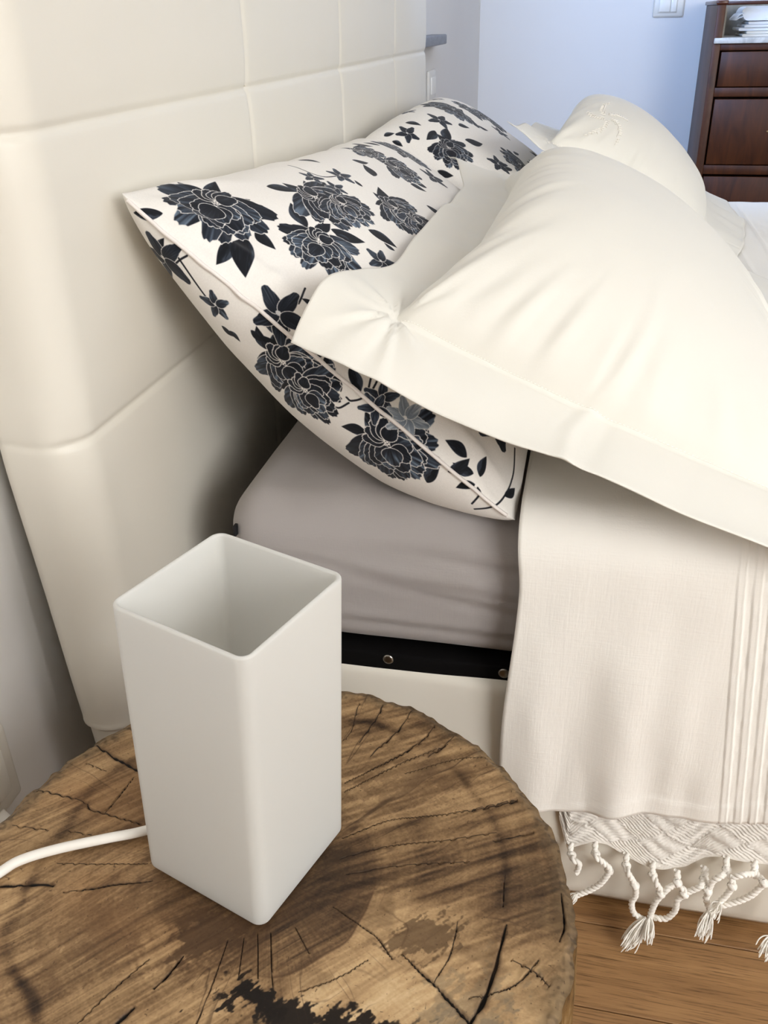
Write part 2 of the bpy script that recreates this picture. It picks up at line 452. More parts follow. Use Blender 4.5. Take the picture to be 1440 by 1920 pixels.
# ------------------------------------------------------------------ mattress with fitted sheet
def rounded_slab(name, lo, hi, r, disp, nx=90, ny=110):
    """closed slab: superellipse section around, grid mapped from a subdivided box"""
    lo = np.array(lo); hi = np.array(hi)
    bm = bmesh.new(); bmesh.ops.create_grid(bm, x_segments=2, y_segments=2, size=1); bm.free()
    # ring of profile around z for each inset: build top sheet + side
    def loop(inset, n_side):
        # rounded rectangle loop in xy
        rc = 0.045
        x0, x1, y0, y1 = lo[0]+inset, hi[0]-inset, lo[1]+inset, hi[1]-inset
        rc = max(rc-inset, 0.004)
        pts = []
        for (cx, cy, a0) in ((x0+rc, y0+rc, PI), (x1-rc, y0+rc, 1.5*PI), (x1-rc, y1-rc, 0), (x0+rc, y1-rc, 0.5*PI)):
            for a in np.linspace(a0, a0+0.5*PI, 9): pts.append((cx+rc*math.cos(a), cy+rc*math.sin(a)))
        pts = np.array(pts+[pts[0]])
        # resample with fixed parameter so loops correspond
        seg = [np.linspace(0, 1, n_side, endpoint=False)]
        out = []
        for k in range(4):
            arc = pts[k*9:(k+1)*9]; nxt = pts[(k+1)*9]
            out.append(arc[:-1]); L = arc[-1]
            t = np.linspace(0, 1, n_side, endpoint=False)[:, None]
            out.append(L+(nxt-L)*t)
        return np.vstack(out)
    rings = []
    zs = []
    for a in np.linspace(0, 0.5*PI, 9): rings.append(r-r*math.sin(a)) or zs.append(lo[2]+r*0.6-r*0.6*math.cos(a))
    for z in np.linspace(lo[2]+r*0.6, hi[2]-r, 44)[1:-1]: rings.append(0.0); zs.append(z)
    for a in np.linspace(0, 0.5*PI, 13): rings.append(r-r*math.cos(a)); zs.append(hi[2]-r+r*math.sin(a))
    for q in np.linspace(r, min(hi[0]-lo[0], hi[1]-lo[1])/2-0.02, 36)[1:]: rings.append(q); zs.append(hi[2])
    V = []
    for q, z in zip(rings, zs):
        l = loop(q, 70); V.append(np.c_[l, np.full(len(l), z)])
    V = np.array(V); n, m = V.shape[:2]
    V = disp(V)
    me = mesh_np(name, V, grid_faces(n, m, closed_v=True))
    bm = bmesh.new(); bm.from_mesh(me); bm.verts.ensure_lookup_table()
    bm.faces.new([bm.verts[(n-1)*m+j] for j in range(m)]); bm.faces.new([bm.verts[j] for j in range(m)][::-1])
    bmesh.ops.recalc_face_normals(bm, faces=bm.faces)
    bm.to_mesh(me); bm.free(); smooth(me)
    return me
def mat_disp(V):
    x, y, z = V[..., 0], V[..., 1], V[..., 2]
    V = V.copy()
    V[..., 2] += 0.003*fbm(x*6, y*6, 21, 3)*sstep(0.40, 0.48, z) + 0.006*sstep(0.6, 1.2, y)
    # long soft creases along the near side and some drag folds on top
    side = sstep(0.50, 0.36, y)
    V[..., 1] += side*(0.005*np.sin((z-0.05*x)*95+1.0)*sstep(0.36, 0.42, z)*sstep(0.49, 0.44, z)*fbm(x*5, z*3, 8, 2) + 0.002*fbm(x*10, z*30, 9, 3))
    V[..., 2] += 0.0026*np.sin(x*60+y*40+3*fbm(x*6, y*6, 4, 2))*sstep(0.49, 0.5, z)*sstep(0.9, 0.4, y)
    for (xa, za, xb, zb, am) in ((-0.02, 0.435, 0.16, 0.405, 0.004), (-0.10, 0.45, 0.08, 0.43, 0.003), (-0.03, 0.375, 0.16, 0.370, 0.003), (0.02, 0.47, 0.15, 0.455, 0.003)):
        zl = za+(zb-za)*(x-xa)/(xb-xa); V[..., 1] += side*am*0.6*(np.exp(-((z-zl)/0.006)**2)-0.7*np.exp(-((z-zl-0.011)/0.007)**2))*sstep(xa-0.03, xa+0.03, x)
    V[..., 1] += -0.012*np.sin(PI*np.clip((z-0.345)/0.165, 0, 1))*sstep(0.45, 0.36, y)
    return V
mt = link('mattress', rounded_slab('mattress', (-0.152, 0.352, 0.336), (1.79, 1.955, 0.506), 0.042, mat_disp), M_sheet)
tag(mt, 'mattress in a grey cotton fitted sheet on the cream bed', 'mattress')
box('tag', (-0.1395, 0.349, 0.462), (-0.1365, 0.357, 0.474), M_blackrub, mt, 0.0005)

# ------------------------------------------------------------------ bedspread
def bedspread():
    xs = np.unique(np.concatenate([np.arange(0.158, 0.345, 0.004), np.arange(0.345, 0.475, 0.0009), np.arange(0.475, 0.75, 0.004), np.linspace(0.75, 1.84, 40)]))
    top = 0.532; yn = 0.317; r = 0.05; hem = 0.178
    sec = []
    for z in np.arange(hem, top-r-0.002, 0.004): sec.append((yn, z))
    for a in np.linspace(0, 0.5*PI, 14): sec.append((yn+r-r*math.cos(a), top-r+r*math.sin(a)))
    for y in np.concatenate([np.arange(yn+r+0.006, 1.2, 0.012), np.arange(1.2, 1.97, 0.02)]): sec.append((y, top))
    for a in np.linspace(0, 0.5*PI, 8)[1:]: sec.append((1.97+0.045*math.sin(a), top-0.045+0.045*math.cos(a)))
    for z in np.linspace(top-0.05, 0.3, 12): sec.append((2.017, z))
    sec = np.array(sec); n, m = len(xs), len(sec)
    V = np.empty((n, m, 3)); V[:, :, 0] = xs[:, None]; V[:, :, 1] = sec[None, :, 0]; V[:, :, 2] = sec[None, :, 1]
    x, y, z = V[..., 0].copy(), V[..., 1].copy(), V[..., 2].copy()
    side = sstep(top-0.01, top-0.08, z)*(y < 1); low = sstep(top-0.06, hem, z)*(y < 1)
    # hem outline waves in z, hanging folds push out in y
    hemw = 0.002*np.sin(x*26+0.8) + 0.10*np.clip(x-0.29, -0.13, 0.04) + 0.17*np.clip(x-0.33, 0, 0.12) + 0.008*np.exp(-((x-0.31)/0.045)**2) + 0.009*(x > 0.378)*0
    V[..., 2] += low**2*hemw
    fold = (0.011*np.exp(-((x-0.276)/0.022)**2) - 0.004*np.exp(-((x-0.232)/0.02)**2) + 0.006*np.exp(-((x-0.330)/0.018)**2) + 0.004*np.exp(-((x-0.19)/0.015)**2) + 0.004*np.sin(x*40)*sstep(0.4, 0.5, x))*low*(0.75+0.25*np.sin(z*22)) + 0.002*np.sin(x*71+2*z)*low**2 + 0.004*fbm(x*14, z*6, 71, 3)*side
    V[..., 1] -= np.maximum(fold, -0.0015)*(y < 1) + 0.004*side
    V[..., 2] += (1-side)*0.0035*fbm(x*8, y*8, 72, 4)
    V[..., 0] += side*0.005*np.sin(z*16+0.5)*sstep(0.26, 0.158, x)
    # pin tucks running down the drop
    tx = x - 0.026*np.clip((0.485-z)/0.278, -0.2, 1.2)*side
    tk = np.zeros_like(x); rip = vnoise(z*150, x*6, 73)
    for k in range(7):
        c = 0.357+0.0142*k; q = tx-c
        ridge = sstep(-0.0012, 0.0, q)*sstep(0.0075, 0.0058, q)
        tk += ridge*(0.0013+0.0004*rip) + 0.0006*(np.abs(q-0.0062) < 0.0009)
        tk += 0.0006*vnoise(z*90+x*60, x*120, 74)*sstep(0.0075, 0.009, q)*sstep(0.0142, 0.013, q)
    V[..., 1] -= tk*side; V[..., 2] += tk*(1-side)*(y < 1.99)
    # lace bands on the top
    lace = np.zeros_like(x)
    for c in (0.485, 0.535): lace += 0.002*np.exp(-((x-c)/0.003)**2)
    for c in (1.18, 1.75): lace += 0.002*np.exp(-((y-c)/0.004)**2)*sstep(0.5, 0.53, x)
    lace += 0.0015*vnoise(x*150, y*110, 75)*sstep(0.535, 0.545, x)*(np.abs(y-1.45) < 0.3)
    V[..., 2] += lace*(1-side)*(y < 1.95)
    # hem roll
    V[..., 1] -= 0.0012*side*sstep(hem+0.014+hemw, hem+0.012+hemw, z+0*hemw)
    du = np.gradient(V, axis=0); dv = np.gradient(V, axis=1); N = np.cross(du, dv); N /= np.linalg.norm(N, axis=-1)[..., None]+1e-12
    if N[n//2, m-40][2] < 0: N = -N
    B = V-N*0.0018
    VV = np.concatenate([V.reshape(-1, 3), B.reshape(-1, 3)])
    loop = [(i, 0) for i in range(n)]+[(n-1, j) for j in range(1, m)]+[(i, m-1) for i in range(n-2, -1, -1)]+[(0, j) for j in range(m-2, 0, -1)]
    ids = np.array([i*m+j for i, j in loop]); nx = np.roll(ids, -1)
    F = np.concatenate([grid_faces(n, m), grid_faces(n, m, off=n*m, flip=True), np.stack([nx, ids, ids+n*m, nx+n*m], -1)])
    return mesh_np('bedspread', VV, F)
bs = link('bedspread', bedspread(), M_linen)
tag(bs, 'white linen bedspread with pin tucks hanging down the bed side', 'bedspread')

# ------------------------------------------------------------------ pillows
def lag3(G, u, v):
    """interpolating biquadratic patch through a 3x3 grid of points G[u][v]"""
    G = np.asarray(G, float)
    def w(t): return [2*(t-0.5)*(t-1), -4*t*(t-1), 2*t*(t-0.5)]
    wu, wv = w(u), w(v); r = 0
    for i in range(3):
        for j in range(3): r = r + (wu[i]*wv[j])[..., None]*G[i][j]
    return r
def patch_normals(X):
    du = np.gradient(X, axis=0); dv = np.gradient(X, axis=1)
    n = np.cross(du, dv); n /= np.linalg.norm(n, axis=-1)[..., None]+1e-12
    return n
def cushion(G, t_top, t_bot, nu, nv, up, wr, seed, uvals=None, p=2.2, q=0.62, pv_=2.2, qv=0.62, shrink=0.02, p_f=2.8, q_f=0.72):
    """returns front and back vertex grids (nu,nv,3), param grids"""
    u1 = np.linspace(0, 1, nu) if uvals is None else uvals; v1 = np.linspace(0, 1, nv)
    u1 = u1 + 0*u1
    U, Vv = np.meshgrid(u1, v1, indexing='ij')
    # sides of a stuffed case pull inwards between the corners
    su = U + shrink*(1-2*U)*np.abs(1-2*U)*np.sin(PI*Vv)*1.0
    sv = Vv + shrink*(1-2*Vv)*np.abs(1-2*Vv)*np.sin(PI*U)*1.0
    wc = (np.abs(2*U-1)*np.abs(2*Vv-1))**9
    su = su+0.009*wc*np.sign(0.5-U); sv = sv+0.009*wc*np.sign(0.5-Vv)
    X = lag3(G, su, sv); N = patch_normals(X)
    if (N[nu//2, nv//2] @ np.array(up)) < 0: N = -N
    pu = np.clip(1-np.abs(2*U-1)**p, 0, 1)**q; pv = np.clip(1-np.abs(2*Vv-1)**pv_, 0, 1)**qv
    prof = pu*pv
    pf = (np.clip(1-np.abs(2*U-1)**p_f, 0, 1)**q_f)*pv
    # wrinkles: radiate from the corners and run across near the edges
    e = np.minimum(np.minimum(U, 1-U)*1.6, np.minimum(Vv, 1-Vv))
    rip = np.exp(-(e/0.10)**2)*sstep(0, 0.02, e)
    ang = np.arctan2(Vv-0.5, U-0.5)
    W = wr*(0.7*fbm(U*7, Vv*5, seed, 3) + rip*1.3*vnoise(ang*14+seed, U*3+0*Vv, seed+5) )*np.clip(prof*3, 0, 1)
    ridge = 0.004*np.exp(-((U-0.03)/0.010)**2)*(1+0.5*vnoise(Vv*9, 0*U, seed))*sstep(0.02, 0.12, Vv)*sstep(0.98, 0.88, Vv)
    front = X + N*(t_top*pf+W+ridge)[..., None]
    W2 = wr*(0.7*fbm(U*7+3, Vv*5+9, seed+9, 3))*np.clip(prof*3, 0, 1)
    back = X - N*(t_bot*prof*(0.66+0.44*sstep(0.0, 0.6, Vv))+W2)[..., None]
    return front, back, U, Vv, N, prof
PR_S0, PR_L, PR_W = -0.30, 1.45, 0.47     # floral print: metres along the pillow from its near seam, and across
def cushion_mesh(name, fr, bk, U, Vv):
    n, m = U.shape
    def arc(A): return np.vstack([np.zeros((1, m)), np.cumsum(np.linalg.norm(np.diff(A, axis=0), axis=-1), axis=0)])
    sf, sb = arc(fr), -arc(bk)
    tt = Vv*0.998+0.001
    V = np.concatenate([fr.reshape(-1, 3), bk.reshape(-1, 3)])
    F = np.concatenate([grid_faces(n, m), grid_faces(n, m, off=n*m, flip=True)])
    uv = np.concatenate([np.stack([(sf-PR_S0)/PR_L, tt], -1).reshape(-1, 2), np.stack([(sb-PR_S0)/PR_L, tt], -1).reshape(-1, 2)])
    me = mesh_np(name, V, F, uv)
    bm = bmesh.new(); bm.from_mesh(me); bmesh.ops.remove_doubles(bm, verts=[v for v in bm.verts if v.is_boundary], dist=1e-5)
    bmesh.ops.recalc_face_normals(bm, faces=bm.faces); bm.to_mesh(me); bm.free(); smooth(me)
    return me


M_plain = fabric('plain_print_cotton', (240, 234, 230), 2000, 0.1)
FLORA = [(0, 'peony', [(0.062, 0.065), (0.002, 0.107)]), (0, 'peony', [(0.109, 0.159), (0.065, 0.185)]), (0, 'peony', [(0.194, 0.123), (0.206, 0.176)]),
         (0, 'peony', [(0.305, 0.194), (0.303, 0.237)]), (0, 'peony', [(0.479, 0.148), (0.493, 0.189)]), (0, 'peony', [(0.485, 0.086), (0.492, 0.12)]),
         (0, 'peony', [(-0.031, 0.216), (-0.043, 0.265)]), (0, 'peony', [(-0.028, 0.34), (-0.046, 0.39)]), (0, 'five', [(0.009, 0.177), (-0.012, 0.193)]),
         (0, 'five', [(-0.027, 0.126), (-0.031, 0.143)]), (0, 'five', [(-0.027, 0.064), (-0.05, 0.071)]), (0, 'five', [(0.009, 0.298), (0.002, 0.315)]),
         (0, 'lily', [(0.01, 0.327), (0.015, 0.345)]), (0, 'five', [(0.297, 0.103), (0.295, 0.124)]), (0, 'five', [(0.16, 0.214), (0.173, 0.231)]),
         (0, 'five', [(0.079, 0.406), (0.062, 0.425)]), (0, 'five', [(-0.002, 0.299), (0.003, 0.286)]), (0, 'leaf', [(0.014, 0.04), (-0.007, 0.021)]),
         (0, 'leaf', [(0.036, 0.097), (0.007, 0.106)]), (0, 'leaf', [(0.056, 0.103), (0.016, 0.132)]), (0, 'leaf', [(0.074, 0.103), (0.066, 0.131)]),
         (0, 'leaf', [(0.126, 0.133), (0.146, 0.101)]), (0, 'leaf', [(0.131, 0.14), (0.159, 0.146)]), (0, 'leaf', [(0.151, 0.151), (0.17, 0.187)]),
         (0, 'leaf', [(0.2, 0.179), (0.21, 0.217)]), (0, 'leaf', [(0.293, 0.172), (0.334, 0.146)]), (0, 'leaf', [(0.003, 0.194), (-0.007, 0.168)]),
         (0, 'leaf', [(-0.029, 0.187), (-0.015, 0.167)]), (0, 'leaf', [(-0.02, 0.191), (-0.009, 0.184)]), (0, 'leaf', [(0.005, 0.233), (-0.008, 0.25)]),
         (0, 'leaf', [(0.012, 0.257), (-0.002, 0.28)]), (0, 'leaf', [(-0.012, 0.265), (-0.006, 0.245)]), (0, 'leaf', [(0.002, 0.351), (0.019, 0.343)]),
         (0, 'leaf', [(0.019, 0.394), (0.018, 0.368)]), (0, 'leaf', [(0.011, 0.408), (0.006, 0.386)]), (0, 'leaf', [(0.013, 0.415), (0.034, 0.41)]),
         (0, 'leaf', [(0.004, 0.415), (-0.012, 0.404)]), (0, 'leaf', [(-0.004, 0.388), (0.02, 0.397)]), (0, 'leaf', [(-0.022, 0.441)]),
         (0, 'leaf', [(0.004, 0.445)]), (0, 'leaf', [(0.016, 0.447), (0.035, 0.455)]), (0, 'leaf', [(-0.025, 0.059), (-0.005, 0.057)]),
         (0, 'leaf', [(0.155, 0.068), (0.179, 0.095)]), (0, 'leaf', [(0.326, 0.036), (0.317, 0.067)]), (0, 'leaf', [(0.397, 0.21), (0.411, 0.24)]),
         (1, 'leaf', [(0.044, 0.167), (0.058, 0.198)]), (0, 'leaf', [(0.029, 0.319), (0.033, 0.312)]), (0, 'leaf', [(0.056, 0.349), (0.038, 0.357)]),
         (0, 'leaf', [(0.047, 0.328), (0.031, 0.337)]), (0, 'leaf', [(-0.044, 0.148), (-0.046, 0.162)]), (0, 'leaf', [(-0.047, 0.139), (-0.046, 0.155)]),
         (0, 'leaf', [(-0.047, 0.368)]), (0, 'leaf', [(0.395, 0.087), (0.42, 0.105)]), (0, 'leaf', [(0.002, 0.004)]),
         (0, 'leaf', [(-0.031, 0.382), (-0.003, 0.378)]), (0, 'leaf', [(-0.031, 0.31), (-0.046, 0.286)]), (0, 'leaf', [(0.328, 0.27), (0.273, 0.233)]),
         (0, 'stem', [(-0.009, 0.07), (-0.015, 0.085), (-0.027, 0.114), (-0.028, 0.124)]), (0, 'stem', [(0.029, 0.183), (0.05, 0.177)]), (0, 'stem', [(0.028, 0.274), (0.002, 0.284), (-0.012, 0.278), (-0.013, 0.272)]),
         (0, 'stem', [(-0.016, 0.277), (-0.028, 0.273), (-0.031, 0.266)]), (0, 'stem', [(0.075, 0.437), (0.046, 0.447), (0.016, 0.447), (-0.002, 0.442), (-0.019, 0.432)]), (0, 'stem', [(0.003, 0.419), (0.0, 0.424), (-0.015, 0.426)]),
         (0, 'stem', [(-0.004, 0.082), (-0.014, 0.078), (-0.034, 0.073)]), (0, 'stem', [(0.259, 0.047), (0.262, 0.088), (0.297, 0.103)]), (0, 'stem', [(0.164, 0.13), (0.145, 0.143), (0.127, 0.142)]),
         (0, 'stem', [(0.018, 0.263), (0.003, 0.27)]), (0, 'stem', [(0.027, 0.282), (0.017, 0.285), (0.001, 0.287)]), (1, 'peony', [(0.11, 0.168), (0.086, 0.209)]),
         (1, 'peony', [(0.456, 0.124)]), (1, 'five', [(0.088, 0.072), (0.095, 0.101)]), (1, 'peony', [(0.332, 0.096), (0.203, 0.058)]),
         (1, 'five', [(0.201, 0.102), (0.214, 0.132)]), (1, 'peony', [(0.509, 0.179)]), (1, 'leaf', [(0.135, 0.147), (0.183, 0.126)]),
         (1, 'leaf', [(0.184, 0.172), (0.225, 0.205)]), (1, 'leaf', [(0.045, 0.058), (0.05, 0.082)]), (1, 'leaf', [(0.126, 0.05), (0.139, 0.081)]),
         (1, 'leaf', [(0.334, 0.168), (0.355, 0.194)]), (1, 'leaf', [(0.146, 0.111), (0.1, 0.111)]), (1, 'leaf', [(0.233, 0.14), (0.263, 0.161)]),
         (1, 'leaf', [(0.048, 0.037), (0.071, 0.05)]), (0, 'peony', [(0.217, 0.146), (0.214, 0.173)]), (0, 'five', [(0.245, 0.084), (0.24, 0.1)]),
         (0, 'five', [(0.251, 0.114), (0.254, 0.128)]), (0, 'leaf', [(0.367, 0.129), (0.398, 0.103)]), (0, 'leaf', [(0.477, 0.193), (0.457, 0.168)]),
         (0, 'leaf', [(0.209, 0.183), (0.212, 0.209)]), (0, 'peony', [(0.31, 0.223), (0.293, 0.245)]), (0, 'leaf', [(0.44, 0.172), (0.458, 0.197)]),
         (0, 'leaf', [(0.523, 0.049), (0.54, 0.08)]), (0, 'leaf', [(0.147, 0.159), (0.153, 0.177)]), (0, 'leaf', [(0.2, 0.217), (0.199, 0.202)]),
         (0, 'leaf', [(0.193, 0.088), (0.205, 0.111)]), (0, 'leaf', [(0.302, 0.133), (0.307, 0.119)]), (0, 'leaf', [(-0.023, 0.165), (-0.023, 0.181)]),
         (0, 'leaf', [(0.037, 0.196), (0.035, 0.182)]), (0, 'peony', [(-0.04, 0.247), (-0.044, 0.272)])]
class Print:
    """flat cloth print drawn in metres on the pillowcase: s along the pillow from the near seam, t across it"""
    def __init__(p, ppm):
        p.ppm = ppm; p.w = int(PR_L*ppm); p.h = int(PR_W*ppm)
        p.A = np.empty((p.h, p.w, 3), np.float32); p.A[:] = np.array((238, 235, 230))/255
        n = np.random.default_rng(3).normal(0, 1, (p.h, p.w)).astype(np.float32); p.grain = n
    def window(p, lo, hi, pad):
        a = max(0, int((lo[0]-pad-PR_S0)*p.ppm)); b = min(p.w, int((hi[0]+pad-PR_S0)*p.ppm)+2)
        c = max(0, int((lo[1]-pad)*p.ppm)); d = min(p.h, int((hi[1]+pad)*p.ppm)+2)
        if a >= b or c >= d: return None
        X, Y = np.meshgrid(PR_S0+(np.arange(a, b)+0.5)/p.ppm, (np.arange(c, d)+0.5)/p.ppm)
        return slice(c, d), slice(a, b), X, Y
    def poly(p, Q, fill, outline=0.0, ocol=(232, 228, 222)):
        W = p.window(Q.min(0), Q.max(0), outline+0.001)
        if W is None: return
        sy, sx, X, Y = W; ins = np.zeros(X.shape, bool); D = np.full(X.shape, 1.0, np.float32)
        for i in range(len(Q)):
            a, b = Q[i-1], Q[i]
            if a[1] != b[1]:
                c = ((a[1] > Y) != (b[1] > Y)); ins ^= c & (X < (b[0]-a[0])*(Y-a[1])/(b[1]-a[1])+a[0])
            if True:
                d = b-a; t = np.clip(((X-a[0])*d[0]+(Y-a[1])*d[1])/(d@d+1e-14), 0, 1)
                D = np.minimum(D, np.hypot(X-a[0]-t*d[0], Y-a[1]-t*d[1]))
        blk = p.A[sy, sx]
        col = fill(X, Y)
        al = np.clip(0.5+np.where(ins, D, -D)*p.ppm, 0, 1)[..., None]; blk[:] = blk*(1-al)+col*al
        if outline > 0:
            k = np.clip((outline-D)/(outline*0.6), 0, 1)[..., None]*(ins | (D < outline*0.5))[..., None]
            blk[:] = blk*(1-k)+np.array(ocol, np.float32)/255*k
    def stroke(p, pts, wd, col):
        Q = catmull(pts, 8); W = p.window(Q.min(0), Q.max(0), wd*2)
        if W is None: return
        sy, sx, X, Y = W; D = np.full(X.shape, 1.0)
        for i in range(len(Q)-1):
            a, b = Q[i], Q[i+1]; d = b-a; t = np.clip(((X-a[0])*d[0]+(Y-a[1])*d[1])/(d@d+1e-14), 0, 1)
            D = np.minimum(D, np.hypot(X-a[0]-t*d[0], Y-a[1]-t*d[1]))
        k = np.clip((wd-D)/0.0004, 0, 1)[..., None]; blk = p.A[sy, sx]; blk[:] = blk*(1-k)+np.array(col, np.float32)/255*k
    def petal(p, c, ang, L, Wd, r, tone=0.5, outline=0.0009, ruf=0.12, dark=(12, 15, 24), light=(112, 128, 146)):
        t = np.linspace(0, 1, 26); ph = r.uniform(0, 6)
        wv = Wd*np.sin(PI*np.clip(t, 0, 1)**0.75)**0.75; wv[-1] = 0.0
        tipw = sstep(0.55, 0.9, t)
        lf = np.stack([t*L*(1+ruf*0.5*tipw*np.sin(t*34+ph)), wv*(1+ruf*tipw*np.sin(t*41+ph*2))], -1)
        rt = np.stack([t*L*(1+ruf*0.5*tipw*np.sin(t*31+ph*3)), -wv*(1+ruf*tipw*np.sin(t*37+ph))], -1)
        # notched blunt tip
        q = np.linspace(0.9, -0.9, 11)[1:-1]; m_ = 19
        w0 = wv[m_]
        tip = np.stack([L*(t[m_]+(1-t[m_])*np.sqrt(1-q*q)*(1+ruf*0.8*np.sin(q*11+ph))), q*w0*1.02], -1)
        Q = np.vstack([lf[:m_+1], tip, rt[:m_+1][::-1]])
        ca, sa = math.cos(ang), math.sin(ang); c = np.array(c)
        Q = c+np.stack([Q[:, 0]*ca-Q[:, 1]*sa, Q[:, 0]*sa+Q[:, 1]*ca], -1)
        sd = int(r.integers(1, 9999)); dk, lt = np.array(dark, np.float32)/255, np.array(light, np.float32)/255
        def fill(X, Y):
            u = ((X-c[0])*ca+(Y-c[1])*sa)/L; v = (-(X-c[0])*sa+(Y-c[1])*ca)/(Wd+1e-9)
            st = 0.5+0.5*vnoise(v*9/(0.35+np.abs(u))+sd, u*2.2, sd % 50)
            st2 = 0.5+0.5*vnoise(v*22/(0.35+np.abs(u))+sd, u*3.0, sd % 37)
            g = np.clip(tone*(0.15+1.1*st*st*sstep(0.05, 0.75, u))+0.35*tone*(st2-0.5), 0, 1)
            return (dk+(lt-dk)*g[..., None]).astype(np.float32)
        p.poly(Q, fill, outline)
    def peony(p, c, ang, R, r):
        c = np.array(c)
        base = c-0.35*R*np.array((math.cos(ang), math.sin(ang)))
        for k in range(3): p.leaf(base, base+R*(0.9+0.3*r.random())*np.array((math.cos(ang+PI+(k-1)*1.1), math.sin(ang+PI+(k-1)*1.1)))*0.75, r)
        for ring, (n, L, Wd, spread, off) in enumerate(((8, 1.22, 0.36, 2.5, 0.0), (6, 1.0, 0.36, 2.0, 0.06), (5, 0.78, 0.33, 1.8, 0.12), (4, 0.55, 0.26, 1.9, 0.2))):
            order = sorted(range(n), key=lambda k: -abs(k-(n-1)/2))
            for k in order:
                a = ang+spread*(k/(n-1)-0.5)*2*0.62+r.uniform(-0.12, 0.12)
                b = base+off*R*np.array((math.cos(ang), math.sin(ang)))
                p.petal(b, a, R*L*r.uniform(0.92, 1.1), R*Wd*r.uniform(0.85, 1.1), r, r.choice((0.25, 0.5, 0.75, 1.0)), 0.0007, 0.13)
        for k in range(5):
            a = ang+PI+(k-2)*0.55
            p.petal(base, a, R*0.5*r.uniform(0.8, 1.1), R*0.2, r, 0.3, 0.0008, 0.12)
    def five(p, c, ang, R, r, tone, n=5, outline=0.0006, light=(104, 118, 134), dark=(14, 18, 28)):
        for k in range(n):
            p.petal(c, ang+2*PI*k/n+r.uniform(-0.15, 0.15), R*r.uniform(0.9, 1.1), R*0.27, r, tone, outline, 0.04, dark, light)
        p.petal(np.array(c)-R*0.08, 0.3, R*0.16, R*0.1, r, 1.0, 0, 0, (200, 200, 200), (235, 232, 228))
    def leaf(p, a, b, r, wide=0.24, serr=0.0):
        a, b = np.array(a, float), np.array(b, float); d = b-a; L = np.linalg.norm(d); d /= L; n = np.array((-d[1], d[0]))
        t = np.linspace(0, 1, 22); wv = wide*L*np.sin(PI*t**0.8)*(1+serr*np.sin(t*40)); bend = 0.08*L*np.sin(PI*t)*r.choice((-1, 1))
        Q = np.vstack([a+d*L*t[:, None]+n*(bend+wv)[:, None], (a+d*L*t[:, None]+n*(bend-wv)[:, None])[::-1][1:-1]])
        sd = int(r.integers(1, 9999)); dk, lt = np.array((12, 15, 23), np.float32)/255, np.array((84, 95, 110), np.float32)/255
        def fill(X, Y):
            u = ((X-a[0])*d[0]+(Y-a[1])*d[1])/L; v = ((X-a[0])*n[0]+(Y-a[1])*n[1])/(wide*L)
            g = np.clip(0.55*sstep(0.1, 0.9, -v+0.3*vnoise(u*7+sd, v*6, sd % 40))*(v < 0.1)+0.2*vnoise(u*5, v*12+sd, sd % 30), 0, 1)
            return (dk+(lt-dk)*g[..., None]).astype(np.float32)
        p.poly(Q, fill, 0.0)
    def image(p, name):
        im = bpy.data.images.new(name, p.w, p.h); px = np.ones((p.h, p.w, 4), np.float32)
        px[..., :3] = np.clip(p.A*(1+0.012*p.grain[..., None]), 0, 1); im.pixels.foreach_set(px.ravel()); im.update(); return im
PEONY_R = [0.047, 0.040, 0.046, 0.042, 0.040, 0.034, 0.038, 0.044, 0.046, 0.046, 0.06, 0.046, 0.036, 0.034, 0.034]
